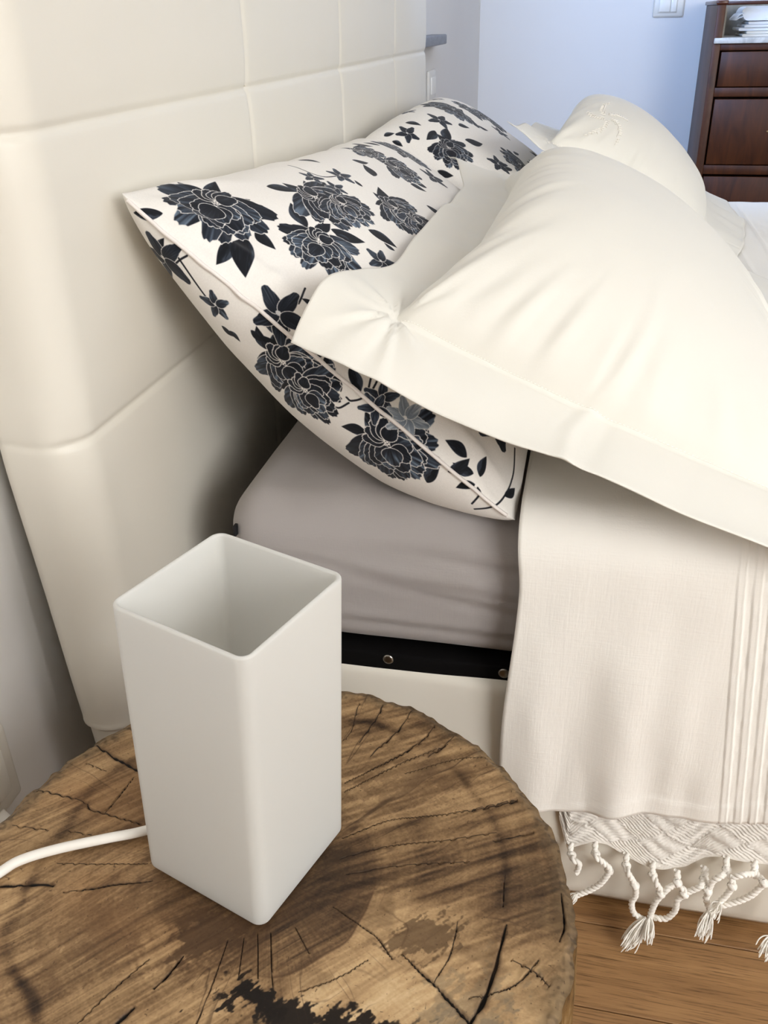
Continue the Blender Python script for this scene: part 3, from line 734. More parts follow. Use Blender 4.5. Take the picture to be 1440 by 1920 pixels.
def floral_print(which, name, ppm, seed):
    r = np.random.default_rng(seed); pr = Print(ppm); ip = -1; spots = []
    jobs = []
    for o, kind, P in FLORA:
        if kind == 'peony': ip += 1
        if o != which: continue
        jobs.append((kind, P, ip))
        spots += [P[0]]
    # the same print goes on over the rest of the case
    for _ in range(900):
        q = (r.uniform(PR_S0+0.02, PR_S0+PR_L-0.05), r.uniform(0.02, PR_W-0.02)); rad = r.choice((0.05, 0.022))
        if all(math.hypot(q[0]-s[0], q[1]-s[1]) > 0.055+rad for s in spots) and (q[0] > 0.5 or q[0] < -0.12 or (q[1] > 0.3 and q[0] > 0.1) or which == 1):
            a = r.uniform(0, 6.28); spots.append(q)
            jobs.append(('peony' if rad > 0.04 else 'five', [q, (q[0]+rad*math.cos(a), q[1]+rad*math.sin(a))], 0))
            if rad > 0.04:
                for k in range(3):
                    b = a+r.uniform(-1.2, 1.2)+PI*(k % 2); e = (q[0]+0.06*math.cos(b), q[1]+0.06*math.sin(b)); jobs.append(('leaf', [e, (e[0]+0.03*math.cos(b+0.4), e[1]+0.03*math.sin(b+0.4))], 0))
    for kind, P, i in [j for j in jobs if j[0] == 'stem']: pr.stroke(P, 0.0011, (16, 18, 26))
    for kind, P, i in [j for j in jobs if j[0] == 'leaf' and len(j[1]) > 1]: pr.leaf(P[0], P[1], r, 0.23)
    for kind, P, i in [j for j in jobs if j[0] == 'peony']:
        a = P[0]; b = P[1] if len(P) > 1 else (a[0]+0.04, a[1]+0.02)
        pr.peony(a, math.atan2(b[1]-a[1], b[0]-a[0]), PEONY_R[i], r)
    for kind, P, i in [j for j in jobs if j[0] in ('five', 'lily')]:
        a = P[0]; b = P[1] if len(P) > 1 else (a[0]+0.02, a[1]); d = math.hypot(b[0]-a[0], b[1]-a[1]); an = math.atan2(b[1]-a[1], b[0]-a[0])
        if kind == 'lily': pr.five(a, an, max(d, 0.022), r, 1.1, 6, 0.0004, (176, 184, 192), (96, 106, 118))
        elif d > 0.022: pr.five(a, an, max(d, 0.030), r, 0.45, 5)
        else: pr.five(a, an, max(d, 0.017), r, 0.9, 5)
    m = Mat(name, S((240, 234, 230)), 0.72, 0.2, sheen=0.1)
    tx = m.node('ShaderNodeTexImage'); tx.image = pr.image(name); tx.interpolation = 'Cubic'; tx.extension = 'EXTEND'
    uvn = m.node('ShaderNodeUVMap'); m.link(uvn.outputs[0], tx.inputs[0]); m.color(tx.outputs[0])
    v = m.coord('Object'); m.bump(m.noise(v, 70, 5, 0.6), 0.12, 0.0012)
    return m.m
M_floral = floral_print(0, 'floral_print', 2100, 5)
M_floral_b = floral_print(1, 'floral_print_b', 1100, 8)
FL1 = [[(-0.206, 0.333, 0.812), (-0.030, 0.330, 0.662), (0.157, 0.335, 0.512)],
       [(-0.200, 0.740, 0.765), (-0.030, 0.740, 0.650), (0.150, 0.730, 0.530)],
       [(-0.185, 1.120, 0.765), (-0.035, 1.130, 0.665), (0.140, 1.100, 0.530)]]
FL2 = [[(-0.195, 1.150, 0.755), (-0.030, 1.140, 0.650), (0.150, 1.140, 0.530)],
       [(-0.195, 1.500, 0.762), (-0.030, 1.500, 0.650), (0.150, 1.500, 0.530)],
       [(-0.195, 1.900, 0.755), (-0.030, 1.900, 0.650), (0.150, 1.880, 0.530)]]
def floral_pillow(G, label, seed, nu, nv, tt, tb, mat):
    t = np.linspace(0, 1, nu); t = t - 0.145*np.sin(2*PI*t)
    fr, bk, U, Vv, N, prof = cushion(G, tt, tb, nu, nv, (0.6, 0, 0.8), 0.0032, seed, t, 5.0, 0.5, 3.8, 0.55)
    bk[..., 2] = np.maximum(bk[..., 2], 0.5125+0.0*bk[..., 2]); fr[..., 2] = np.maximum(fr[..., 2], 0.5125)
    for A in (fr, bk): A[..., 0] = np.where(A[..., 2] < 0.540, np.minimum(A[..., 0], 0.155), A[..., 0])
    bk[..., 0] = np.maximum(bk[..., 0], -0.2165); fr[..., 0] = np.maximum(fr[..., 0], -0.2165)
    me = cushion_mesh('floral_pillow', fr, bk, U, Vv)
    o = link('floral_pillow', me, mat); tag(o, label, 'pillow', 'floral pillows against the headboard')
    for e, nm in ((0, 'edge_seam'), (-1, 'edge_seam')):
        L = fr[e, 3:-3]; out = L-fr[1 if e == 0 else -2, 3:-3]; out = np.array((0, -1.0 if e == 0 else 1.0, 0))
        k = 0.0016*vnoise(np.arange(len(L))*0.25+seed, np.zeros(len(L)), seed)
        parts = []
        A0 = L+out*(0.0022+k)[:, None]+np.array((0, 0, 0.0004))
        A0[:, 2] = np.maximum(A0[:, 2], 0.5165)
        v1, f1 = tube_np(A0, 0.0019, 6)
        link(nm, tri_mesh(nm, [(v1, f1)]), M_plain, o)
    return o
floral_pillow(FL1, 'black and white floral pillow nearest the lamp, one corner up on the headboard', 31, 200, 130, 0.085, 0.115, M_floral)
floral_pillow(FL2, 'black and white floral pillow farther along the headboard, behind the other floral one', 47, 140, 90, 0.085, 0.06, M_floral_b)

WH1 = [[(-0.040, 0.290, 0.697), (0.190, 0.265, 0.618), (0.550, 0.270, 0.490)],
       [(0.018, 0.700, 0.730), (0.240, 0.690, 0.650), (0.530, 0.700, 0.535)],
       [(-0.030, 1.100, 0.745), (0.220, 1.120, 0.660), (0.520, 1.150, 0.538)]]
HE1 = [(0, -0.040, 0.290, 0.697), (0.05, -0.030, 0.310, 0.725), (0.10, -0.020, 0.345, 0.742), (0.18, -0.004, 0.405, 0.735), (0.26, 0.014, 0.46, 0.727), (0.35, 0.018, 0.56, 0.735), (0.5, 0.018, 0.70, 0.730), (0.65, 0.020, 0.83, 0.728), (0.8, 0.014, 0.95, 0.725), (0.93, -0.012, 1.06, 0.745), (1, -0.030, 1.10, 0.745)]
WH2 = [[(0.048, 1.200, 0.780), (0.250, 1.260, 0.670), (0.470, 1.370, 0.537)],
       [(0.070, 1.620, 0.740), (0.260, 1.640, 0.665), (0.520, 1.700, 0.537)],
       [(0.040, 2.000, 0.700), (0.250, 2.000, 0.645), (0.500, 2.020, 0.537)]]
HE2 = None
from mathutils.bvhtree import BVHTree
def bvh_of(names):
    Vs, Fs, off = [], [], 0
    for o in bpy.data.objects:
        if o.type == 'MESH' and any(o.name.startswith(q) for q in names):
            me = o.data; co = np.empty(len(me.vertices)*3, np.float32); me.vertices.foreach_get('co', co); co = co.reshape(-1, 3)
            Vs.append(co); Fs += [[i+off for i in f.vertices] for f in me.polygons]; off += len(co)
    return BVHTree.FromPolygons(np.vstack(Vs).tolist(), Fs)
def rest_on(tree, A, gap):
    # lift cloth points that would sink into the things underneath
    Q = A.reshape(-1, 3); dn = Vector((0, 0, -1))
    for i in range(len(Q)):
        h = tree.ray_cast(Vector((Q[i, 0], Q[i, 1], 1.3)), dn)
        if h[0] is not None and Q[i, 2] < h[0].z+gap: Q[i, 2] = h[0].z+gap
def white_pillow(G, HE, label, seed, nu, nv, tt, tb, emb, under):
    r = empty('white_pillow', (0, 0, 0), 0, label, 'pillow', 'white flanged pillows on the bed')
    fw_u, fw_v = 0.10, 0.165
    u1 = np.linspace(0, 1, nu); v1 = np.linspace(0, 1, nv)
    U, Vv = np.meshgrid(u1, v1, indexing='ij')
    X = lag3(G, U, Vv)
    if HE is not None:
        h = catmull(np.array(HE), 12); E = np.stack([np.interp(u1, h[:, 0], h[:, k]) for k in (1, 2, 3)], -1)
        X = X + (E-X[:, 0])[:, None, :]*((1-Vv)**2.5)[..., None]
    N = patch_normals(X)
    if N[nu//2, nv//2] @ np.array((0.4, 0, 0.9)) < 0: N = -N
    a = np.clip((U-fw_u)/(1-2*fw_u), 0, 1); b = np.clip((Vv-fw_v)/(1-2*fw_v), 0, 1)
    prof = (np.clip(1-np.abs(2*a-1)**3, 0, 1)*np.clip(1-np.abs(2*b**0.62-1)**2.2, 0, 1))**0.62
    e = np.minimum(np.minimum(a, 1-a)*1.5, np.minimum(b, 1-b))
    ang = np.arctan2(Vv-0.5, U-0.5)
    rip = np.exp(-(e/0.12)**2)
    W = 0.0032*fbm(U*5, Vv*4, seed, 3)*np.clip(prof*2, 0.2, 1) + 0.006*rip*vnoise(ang*16+seed, 2*U, seed+3)*np.clip(prof*2.5, 0, 1)
    # pulled folds fanning out of the near head corner, and one long fold crossing the near flange
    cu, cv = U-fw_u, (Vv-fw_v)*0.75; ra = np.hypot(cu, cv); an = np.arctan2(cv, cu)
    W = W + 0.004*np.sin(an*9+1.0+2*vnoise(an*3, ra*4, seed+7))*np.exp(-ra/0.07)*sstep(0.0, 0.02, ra)
    W = W - 0.0035*np.exp(-(ra/0.014)**2)
    W = W + 0.0022*np.exp(-((Vv-0.505-0.10*U+0.01*np.sin(U*30))/0.010)**2)*sstep(0.34, 0.10, U) - 0.0015*np.exp(-((Vv-0.535-0.10*U)/0.014)**2)*sstep(0.30, 0.08, U)
    W = W + 0.0018*np.sin(U*75+6*fbm(U*4, Vv*3, seed+4, 2))*np.exp(-((Vv-fw_v-0.03)/0.10)**2)*sstep(0.15, 0.3, U)*sstep(1.0, 0.85, U)
    W = W - 0.002*np.exp(-((U-fw_u)/0.006)**2)*(Vv > fw_v*0.9) - 0.002*np.exp(-((Vv-fw_v)/0.006)**2)*(U > fw_u*0.9)
    outer = 1-np.clip(np.minimum(np.minimum(U, 1-U)/fw_u, np.minimum(Vv, 1-Vv)/fw_v), 0, 1)
    Wf = 0.010*outer*fbm(U*8, Vv*6, seed+2, 2)
    fr = X+N*(tt*prof+W+Wf)[..., None]; bk = X-N*(tb*prof-W*0.5-Wf+0.0012)[..., None]
    tree = bvh_of(under)
    rest_on(tree, bk, 0.0025); rest_on(tree, fr, 0.0042)
    i0 = np.searchsorted(u1, fw_u); i1 = np.searchsorted(u1, 1-fw_u); j0 = np.searchsorted(v1, fw_v); j1 = np.searchsorted(v1, 1-fw_v)
    n, m = nu, nv
    F = grid_faces(n, m); fi, fj = F[:, 0]//m, F[:, 0] % m
    inside = (fi >= i0) & (fi < i1) & (fj >= j0) & (fj < j1)
    def build(name, mask, mat):
        V = np.concatenate([fr.reshape(-1, 3), bk.reshape(-1, 3)])
        FF = np.concatenate([F[mask], F[mask][:, ::-1]+n*m])
        if name == 'flange':
            # rim strip closing the outer edge
            loop = [(i, 0) for i in range(n)]+[(n-1, j) for j in range(1, m)]+[(i, m-1) for i in range(n-2, -1, -1)]+[(0, j) for j in range(m-2, 0, -1)]
            ids = np.array([i*m+j for i, j in loop]); nx = np.roll(ids, -1)
            FF = np.concatenate([FF, np.stack([nx, ids, ids+n*m, nx+n*m], -1)])
        used = np.unique(FF); rem = np.full(len(V), -1); rem[used] = np.arange(len(used))
        me = mesh_np(name, V[used], rem[FF]); return link(name, me, mat, r)
    build('cushion_body', inside, M_white); build('flange', ~inside, M_white)
    # hem stitching along the flange joint
    parts = []
    def dash(path):
        for k in range(0, len(path)-1):
            p0, p1, nn = path[k][0], path[k+1][0], path[k][1]
            L = np.linalg.norm(p1-p0); c = max(1, int(L/0.0042))
            for q in range(c):
                s0, s1 = (q+0.15)/c, (q+0.75)/c
                A = p0+(p1-p0)*s0+nn*0.0006; B = p0+(p1-p0)*s1+nn*0.0006
                parts.append(tube_np([A, (A+B)/2, B], [0.0002, 0.00045, 0.0002], 4))
    dash([(fr[i0, j], N[i0, j]) for j in range(j0, j1+1)])
    st = link('hem_stitching', tri_mesh('hem_stitching', parts), M_thread, r); st['kind'] = 'stuff'
    # raised white embroidery near one corner: little leaves along curling stems
    eu, ev, su, sv = emb
    sprig = []
    for k in range(5):
        a0 = k*2*PI/5+0.3; q = np.linspace(0, 1, 26)
        for qq in q:
            a = a0+0.8*qq; d = 0.15+0.85*qq*(0.6+0.4*((k*37) % 10)/10); jit = (0.16 if int(qq*25) % 2 else -0.16)
            sprig.append((eu+su*d*math.cos(a+jit*(1-qq)), ev+sv*d*math.sin(a+jit*(1-qq)), a+jit*5))
    prs = []
    for (u, v, a) in sprig:
        i = int(round(np.clip(u, 0, 1)*(n-1))); j = int(round(np.clip(v, 0, 1)*(m-1)))
        i, j = min(max(i, 1), n-2), min(max(j, 1), m-2)
        pu = fr[i+1, j]-fr[i-1, j]; pu /= np.linalg.norm(pu); pv = fr[i, j+1]-fr[i, j-1]; pv /= np.linalg.norm(pv)
        c = fr[i, j]+N[i, j]*0.0008; dvec = (pu*math.cos(a)+pv*math.sin(a))*0.0032
        prs.append(tube_np([c-dvec, c-dvec*0.3+N[i, j]*0.0006, c+dvec*0.3+N[i, j]*0.0006, c+dvec], [0.0002, 0.0009, 0.0009, 0.0002], 5))
    eo = link('embroidery', tri_mesh('embroidery', prs), M_thread, r); eo['label'] = 'raised white embroidery'
    return r, fr, N
wp1, wf1, wn1 = white_pillow(WH1, HE1, 'white pillow with wide flange draped over the near floral pillow', 61, 240, 170, 0.110, 0.02, (0.80, 0.235, 0.075, 0.06), ('floral_pillow', 'bedspread'))
wp2, wf2, wn2 = white_pillow(WH2, HE2, 'white pillow with flange at the far side, partly behind the draped one', 77, 150, 110, 0.100, 0.02, (0.20, 0.32, 0.10, 0.12), ('floral_pillow', 'bedspread', 'cushion_body', 'flange'))

# ------------------------------------------------------------------ fringed throw under the bedspread
HEM = np.array([(0.222, 0.150), (0.234, 0.103), (0.250, 0.117), (0.262, 0.124), (0.277, 0.121), (0.298, 0.105), (0.318, 0.096), (0.340, 0.092), (0.366, 0.100), (0.382, 0.120), (0.398, 0.128), (0.445, 0.127), (0.50, 0.122), (0.56, 0.112), (0.63, 0.12), (0.75, 0.115), (0.9, 0.12), (1.2, 0.115), (1.8, 0.12)])
TH_Y = 0.3275
throw = empty('fringed_throw', (0.5, 0.33, 0), 0, 'white crinkled woven throw with knotted fringe under the bedspread', 'throw')
def PT(o):
    o.parent = throw; o.matrix_parent_inverse = Matrix.Translation(-Vector(throw.location)); return o
def throw_y(x, z):
    return TH_Y - 0.005*(0.5+0.5*np.sin(x*34-1.1))*sstep(0.2, 0.1, z) - 0.002*np.sin(x*80)*sstep(0.18, 0.1, z)
def throw_mesh():
    xs = np.unique(np.concatenate([np.arange(0.222, 0.47, 0.0012), np.linspace(0.47, 1.82, 120)])); t = np.linspace(0, 1, 190)
    hz = np.interp(xs, HEM[:, 0], HEM[:, 1])
    ker = np.exp(-np.linspace(-2, 2, 9)**2); ker /= ker.sum(); hz = np.convolve(np.pad(hz, 4, mode='edge'), ker, 'valid')
    z = hz[:, None] + (0.34-hz[:, None])*t[None, :]**1.3; x = xs[:, None]+0*z
    y = throw_y(x, z)
    # crinkle: zig-zag of slanting pleats in woven diamonds
    zz = z - np.interp(xs, HEM[:, 0], HEM[:, 1])[:, None]*0.7
    a = (x*0.75+zz)*1.0; b = (x*0.75-zz)*1.0
    cell = (np.floor(a/0.042)+np.floor(b/0.042)) % 2
    ph = np.where(cell < 1, a, b)
    d = 0.0011*np.sin(ph*2*PI/0.0046+2.2*fbm(x*60, z*60, 5, 2)) + 0.0006*fbm(x*260, z*260, 6, 2) + 0.0008*np.sin(np.where(cell < 1, b, a)*2*PI/0.021)
    d = d*sstep(0.0, 0.012, z-hz[:, None])
    V = np.stack([x, y-d, z], -1); n, m = x.shape
    B = V+np.array([0, 0.0016, 0])
    VV = np.concatenate([V.reshape(-1, 3), B.reshape(-1, 3)])
    loop = [(i, 0) for i in range(n)]+[(n-1, j) for j in range(1, m)]+[(i, m-1) for i in range(n-2, -1, -1)]+[(0, j) for j in range(m-2, 0, -1)]
    ids = np.array([i*m+j for i, j in loop]); nx = np.roll(ids, -1)
    F = np.concatenate([grid_faces(n, m), grid_faces(n, m, off=n*m, flip=True), np.stack([nx, ids, ids+n*m, nx+n*m], -1)])
    return mesh_np('woven_cloth', VV, F)
PT(link('woven_cloth', throw_mesh(), M_throw))

def two_ply(P3, rad, turns=90.0):
    P3 = catmull(P3, 9); d = np.concatenate([[0], np.cumsum(np.linalg.norm(np.diff(P3, axis=0), axis=1))])
    s = np.linspace(0, d[-1], max(12, int(d[-1]/0.0012))); Q = np.stack([np.interp(s, d, P3[:, k]) for k in range(3)], -1)
    Tn = np.gradient(Q, axis=0); Tn /= np.linalg.norm(Tn, axis=1)[:, None]+1e-9
    n1 = np.cross(Tn, np.array([0, 1.0, 0])); n1 /= np.linalg.norm(n1, axis=1)[:, None]+1e-9; n2 = np.cross(Tn, n1)
    out = []
    for k in range(2):
        a = s*2*PI*turns+k*PI
        out.append(tube_np(Q+rad*0.62*(np.cos(a)[:, None]*n1+np.sin(a)[:, None]*n2), rad*0.78, 7))
    return out
def knot(c, r):
    c = np.array(c); out = []
    for k, ax in enumerate(((1, 0, 0.3), (0.3, 0.2, 1))):
        t = np.linspace(0, 2*PI, 17); ax = np.array(ax)/np.linalg.norm(ax); e1 = np.cross(ax, (0, 1, 0.1)); e1 /= np.linalg.norm(e1); e2 = np.cross(ax, e1)
        out.append(tube_np(c+r*0.55*(np.cos(t)[:, None]*e1+np.sin(t)[:, None]*e2)+ax*0.0006*np.sin(2*t)[:, None], r*0.55, 7, False))
    return out
def tuft(p0, p1, spread, nstr, rad=0.0007):
    p0 = np.array(p0); p1 = np.array(p1); out = []; L = np.linalg.norm(p1-p0)
    for k in range(nstr):
        a = rng.uniform(-1, 1, 3)*spread; b = rng.uniform(-1, 1, 3)*spread*1.2
        out.append(tube_np(catmull([p0+a*0.15, p0+(p1-p0)*0.35+a*0.8, p0+(p1-p0)*0.7+a+b*0.2, p1+a*0.9+b*0.4+(p1-p0)*rng.uniform(-0.15, 0.12)], 5), [rad]*15+[rad*0.4], 5))
    return out
def cord(pts, knots=(), rad=0.0027):
    q = [(p[0], p[2], p[1]) for p in pts]
    if pts[0][2] > 0.31: q = [(q[0][0]-0.001, 0.3235, q[0][2]+0.010)]+q
    prs = two_ply(q, rad)
    for kx, kz, ky in knots: prs += knot((kx, ky, kz), 0.0052)
    PT(link('fringe_cord', tri_mesh('fringe_cord', prs), M_cord))
CORDS = [] ; TUFTS = []
#CORDS_BEGIN
CORDS = [([(0.2387, 0.1044, 0.317), (0.243, 0.1075, 0.306), (0.2486, 0.1026, 0.306), (0.2466, 0.0882, 0.306)], [(0.2398, 0.1043, 0.316)]),
         ([(0.265, 0.1136, 0.317), (0.2668, 0.1176, 0.306), (0.2747, 0.1104, 0.306), (0.2817, 0.1013, 0.306), (0.2755, 0.0797, 0.306), (0.2644, 0.0642, 0.306), (0.2487, 0.05, 0.306)], [(0.2656, 0.1119, 0.316), (0.2825, 0.0887, 0.316)]),
         ([(0.3002, 0.102, 0.317), (0.3017, 0.1016, 0.306), (0.3111, 0.0838, 0.306), (0.3136, 0.0671, 0.306), (0.3109, 0.0537, 0.306), (0.3153, 0.0371, 0.306), (0.3255, 0.03, 0.306)], [(0.3002, 0.101, 0.316), (0.311, 0.0847, 0.305)]),
         ([(0.3296, 0.0952, 0.317), (0.3331, 0.0923, 0.306), (0.3404, 0.0771, 0.306), (0.3362, 0.0618, 0.306), (0.3336, 0.0435, 0.306), (0.3333, 0.0288, 0.306)], [(0.3298, 0.0927, 0.316), (0.3396, 0.0781, 0.305)]),
         ([(0.3568, 0.0879, 0.317), (0.3607, 0.0915, 0.306), (0.3649, 0.0827, 0.306), (0.3584, 0.0707, 0.306), (0.3583, 0.0532, 0.306), (0.3505, 0.0376, 0.306), (0.3383, 0.0357, 0.306)], [(0.3545, 0.0998, 0.305), (0.3639, 0.0836, 0.305)]),
         ([(0.3832, 0.1005, 0.317), (0.3795, 0.0993, 0.306), (0.3726, 0.0914, 0.306), (0.3648, 0.0833, 0.306)], [(0.3837, 0.0988, 0.316)]),
         ([(0.3855, 0.098, 0.317), (0.3893, 0.0956, 0.306), (0.3874, 0.0812, 0.306), (0.3933, 0.0655, 0.306), (0.399, 0.0537, 0.306)], [(0.3869, 0.0947, 0.305)]),
         ([(0.4038, 0.1207, 0.317), (0.4086, 0.1171, 0.306), (0.4106, 0.107, 0.306), (0.4065, 0.0892, 0.306), (0.3984, 0.0716, 0.306)], [(0.4043, 0.119, 0.316), (0.4103, 0.1082, 0.305)]),
         ([(0.4045, 0.1163, 0.317), (0.3971, 0.1187, 0.306), (0.3905, 0.1111, 0.306), (0.3884, 0.0984, 0.306)], []),
         ([(0.4327, 0.1216, 0.317), (0.441, 0.1206, 0.306), (0.4379, 0.1108, 0.306), (0.4316, 0.0971, 0.306), (0.4183, 0.083, 0.306), (0.3995, 0.0703, 0.306)], [(0.4329, 0.1199, 0.316), (0.4404, 0.121, 0.305)]),
         ([(0.433, 0.1202, 0.317), (0.4189, 0.127, 0.306), (0.4085, 0.12, 0.306)], []),
         ([(0.357, 0.0864, 0.317), (0.3471, 0.0881, 0.306), (0.3414, 0.0773, 0.306)], [])]
TUFTS = [((0.3278, 0.0361, 0.303), (0.3123, 0.0129, 0.284), 0.005, 44), ((0.3328, 0.0375, 0.303), (0.3304, 0.0262, 0.284), 0.004, 26), ((0.3929, 0.0662, 0.303), (0.3865, 0.0514, 0.284), 0.0045, 40), ((0.4614, 0.0401, 0.303), (0.451, 0.0343, 0.284), 0.004, 20), ((0.2502, 0.058, 0.303), (0.2426, 0.0703, 0.284), 0.003, 12), ((0.4007, 0.0807, 0.303), (0.3924, 0.0843, 0.284), 0.004, 16)]
#CORDS_END
CORDS.append(([(0.469, 0.118, 0.317), (0.4645, 0.088, 0.307), (0.4665, 0.064, 0.305), (0.4614, 0.0385, 0.303)], [(0.469, 0.116, 0.316), (0.4655, 0.064, 0.304)]))
for pts, kn in CORDS: cord(pts, kn)
for p0, p1, spd, ns in TUFTS:
    PT(link('tassel', tri_mesh('tassel', tuft((p0[0], p0[2], p0[1]), (p1[0], p1[2], p1[1]), spd*1.5, int(ns*1.5))), M_cord))

# ------------------------------------------------------------------ stump side table
SC = np.array([0.018, -0.031]); SR = 0.2117; SZ = 0.42
def stump_r(th):
    return SR + 0.0025*vnoise(th*3.2/PI*4+9, 0*th, 81) + 0.0018*vnoise(th*30/PI, 0*th+3, 82) + 0.0009*vnoise(th*110/PI, 0*th+5, 83)
stump = empty('tree_stump_table', (SC[0], SC[1], 0), 0, 'round tree stump side table with cracked brown end grain', 'side table')
def stump_meshes():
    th = np.linspace(0, 2*PI, 720, endpoint=False); R = stump_r(th)
    R = R + (np.roll(R, 1)-R)*0
    rr = np.concatenate([np.linspace(0.004, 0.9, 200), np.linspace(0.9, 1, 40)[1:]])
    X = rr[:, None]*R[None]*np.cos(th)[None]; Y = rr[:, None]*R[None]*np.sin(th)[None]
    Z = 0.0009*fbm(X*25, Y*25, 84, 4) - 0.004*sstep(0.97, 1.0, rr)[:, None]*(0.6+0.4*vnoise(th*90/PI, 0*th, 85))[None]
    Z = Z + 0.0007*sstep(0.88, 0.95, rr)[:, None]*fbm(X*180, Y*180, 86, 2)
    Z = Z + crack_depth(X, Y)
    V = np.stack([X, Y, SZ+Z], -1).reshape(-1, 3); n, m = X.shape
    F = grid_faces(n, m, closed_v=True)
    V = np.vstack([V, [[0, 0, SZ]]]); c = len(V)-1; j = np.arange(m); 
    F2 = np.stack([np.full(m, c), j, (j+1) % m], -1)
    me = bpy.data.meshes.new('end_grain_top')
    uvv = V[:, :2]/0.46+0.5
    me = mesh_np('end_grain_top', V, F, uvv)
    bm = bmesh.new(); bm.from_mesh(me); bm.verts.ensure_lookup_table(); bm.faces.new([bm.verts[k] for k in range(m)]); 
    bmesh.ops.recalc_face_normals(bm, faces=bm.faces); bm.to_mesh(me); bm.free(); smooth(me)
    zz = np.linspace(0, 1, 70)
    B = np.empty((70, 720, 3)); rim = np.stack([X[-1], Y[-1], SZ+Z[-1]], -1)
    for i, t in enumerate(zz):
        rad = 1.0+0.012*math.sin(t*5)+0.03*t**3
        dn = 0.0035*fbm(th*22/PI*3, 0*th+t*4, 87, 4)*min(1, t*12)
        B[i, :, 0] = rim[:, 0]*rad+np.cos(th)*dn; B[i, :, 1] = rim[:, 1]*rad+np.sin(th)*dn; B[i, :, 2] = rim[:, 2]*(1-t)
    mb = mesh_np('bark', B, grid_faces(70, 720, closed_v=True))
    return me, mb
CRACKS = []
#CRACKS_BEGIN
CRACKS = [(1.6, [(-0.1853, 0.1086), (-0.1695, 0.1023), (-0.1609, 0.0984), (-0.1366, 0.0882), (-0.1147, 0.0775)]),
          (0.8, [(-0.2012, 0.0513), (-0.19, 0.0524), (-0.1782, 0.0509), (-0.1558, 0.0477), (-0.1489, 0.0432), (-0.1349, 0.0407), (-0.1039, 0.0366)]),
          (0.6, [(-0.13, 0.0785), (-0.1328, 0.0588), (-0.1349, 0.0407)]),
          (0.5, [(-0.1973, 0.0168), (-0.1834, 0.017), (-0.1695, 0.0178)]),
          (0.4, [(-0.1535, 0.02), (-0.1346, 0.0198)]),
          (2, [(-0.1893, -0.0371), (-0.1759, -0.0326), (-0.1582, -0.0281), (-0.1466, -0.0258), (-0.1389, -0.0251)]),
          (1, [(-0.1294, -0.0289), (-0.1103, -0.0215), (-0.0959, -0.0155), (-0.0735, -0.0083)]),
          (0.3, [(-0.1457, -0.0084), (-0.1145, -0.0021), (-0.0829, 0.0039)]),
          (0.3, [(-0.175, 0.0853), (-0.1548, 0.0805)]),
          (1.2, [(-0.0299, -0.0571), (-0.0337, -0.0704), (-0.0387, -0.0811)]),
          (2, [(-0.0462, -0.094), (-0.0513, -0.1057), (-0.056, -0.1151)]),
          (0.4, [(-0.0509, -0.0629), (-0.0641, -0.0891), (-0.0739, -0.1107)]),
          (0.4, [(-0.0063, -0.0404), (-0.0046, -0.0726), (-0.005, -0.0965)]),
          (0.3, [(0.0033, -0.0369), (0.0096, -0.0644)]),
          (0.3, [(0.0112, -0.0325), (0.0215, -0.0619)]),
          (0.5, [(0.0191, -0.0301), (0.029, -0.0575), (0.036, -0.0723)]),
          (0.3, [(0.0335, -0.0232), (0.0481, -0.0396)]),
          (0.7, [(0.054, -0.0035), (0.073, -0.0123), (0.0888, -0.0209), (0.1004, -0.033)]),
          (1.6, [(0.1049, -0.0279), (0.1268, -0.0428), (0.1409, -0.0534), (0.1507, -0.0614), (0.158, -0.0692)]),
          (2.2, [(0.1676, 0.0062), (0.1647, -0.0127), (0.1629, -0.0329), (0.1596, -0.0468), (0.1539, -0.0594), (0.1502, -0.0692)]),
          (0.5, [(0.1364, 0.0022), (0.1348, -0.0218), (0.1281, -0.0425)]),
          (0.5, [(0.1627, 0.0449), (0.1637, 0.0205)]),
          (1, [(0.2016, 0.0379), (0.2039, 0.016), (0.2019, 0.001)]),
          (0.5, [(0.0449, 0.0535), (0.0758, 0.0767), (0.116, 0.0909), (0.165, 0.1139)]),
          (0.9, [(0.1311, 0.0966), (0.1499, 0.1056), (0.165, 0.1139)]),
          (1, [(0.0428, 0.1986), (0.0421, 0.1854), (0.0392, 0.1715), (0.0341, 0.1512)]),
          (0.9, [(0.0695, 0.2003), (0.0651, 0.1805), (0.0612, 0.1686), (0.0516, 0.1509), (0.0461, 0.1363)]),
          (1, [(0.0914, 0.183), (0.0853, 0.1663), (0.075, 0.1506), (0.0662, 0.1403), (0.0331, 0.1052)]),
          (0.8, [(0.1078, 0.172), (0.1004, 0.1574), (0.0916, 0.1454)]),
          (0.5, [(0.0225, 0.1967), (0.0225, 0.1836), (0.0243, 0.1633), (0.0204, 0.1504)]),
          (0.5, [(0.1049, 0.1621), (0.0762, 0.1381), (0.0351, 0.0973)]),
          (0.6, [(0.179, 0.0858), (0.1644, 0.078), (0.1516, 0.0725)]),
          (0.6, [(0.1504, -0.0477), (0.1749, -0.0357), (0.1895, -0.0147)]),
          (0.5, [(0.1732, -0.018), (0.1868, -0.0233), (0.197, -0.0312)]),
          (0.4, [(0.0851, -0.0361), (0.0714, -0.0499), (0.0486, -0.0652)]),
          (0.35, [(0.0489, 0.0356), (0.0795, 0.0536), (0.116, 0.0658), (0.1526, 0.0805)]),
          (0.3, [(0.0559, 0.0233), (0.0938, 0.04), (0.1372, 0.0511)]),
          (0.3, [(0.0772, 0.1242), (0.1118, 0.1457), (0.1363, 0.1536)])]
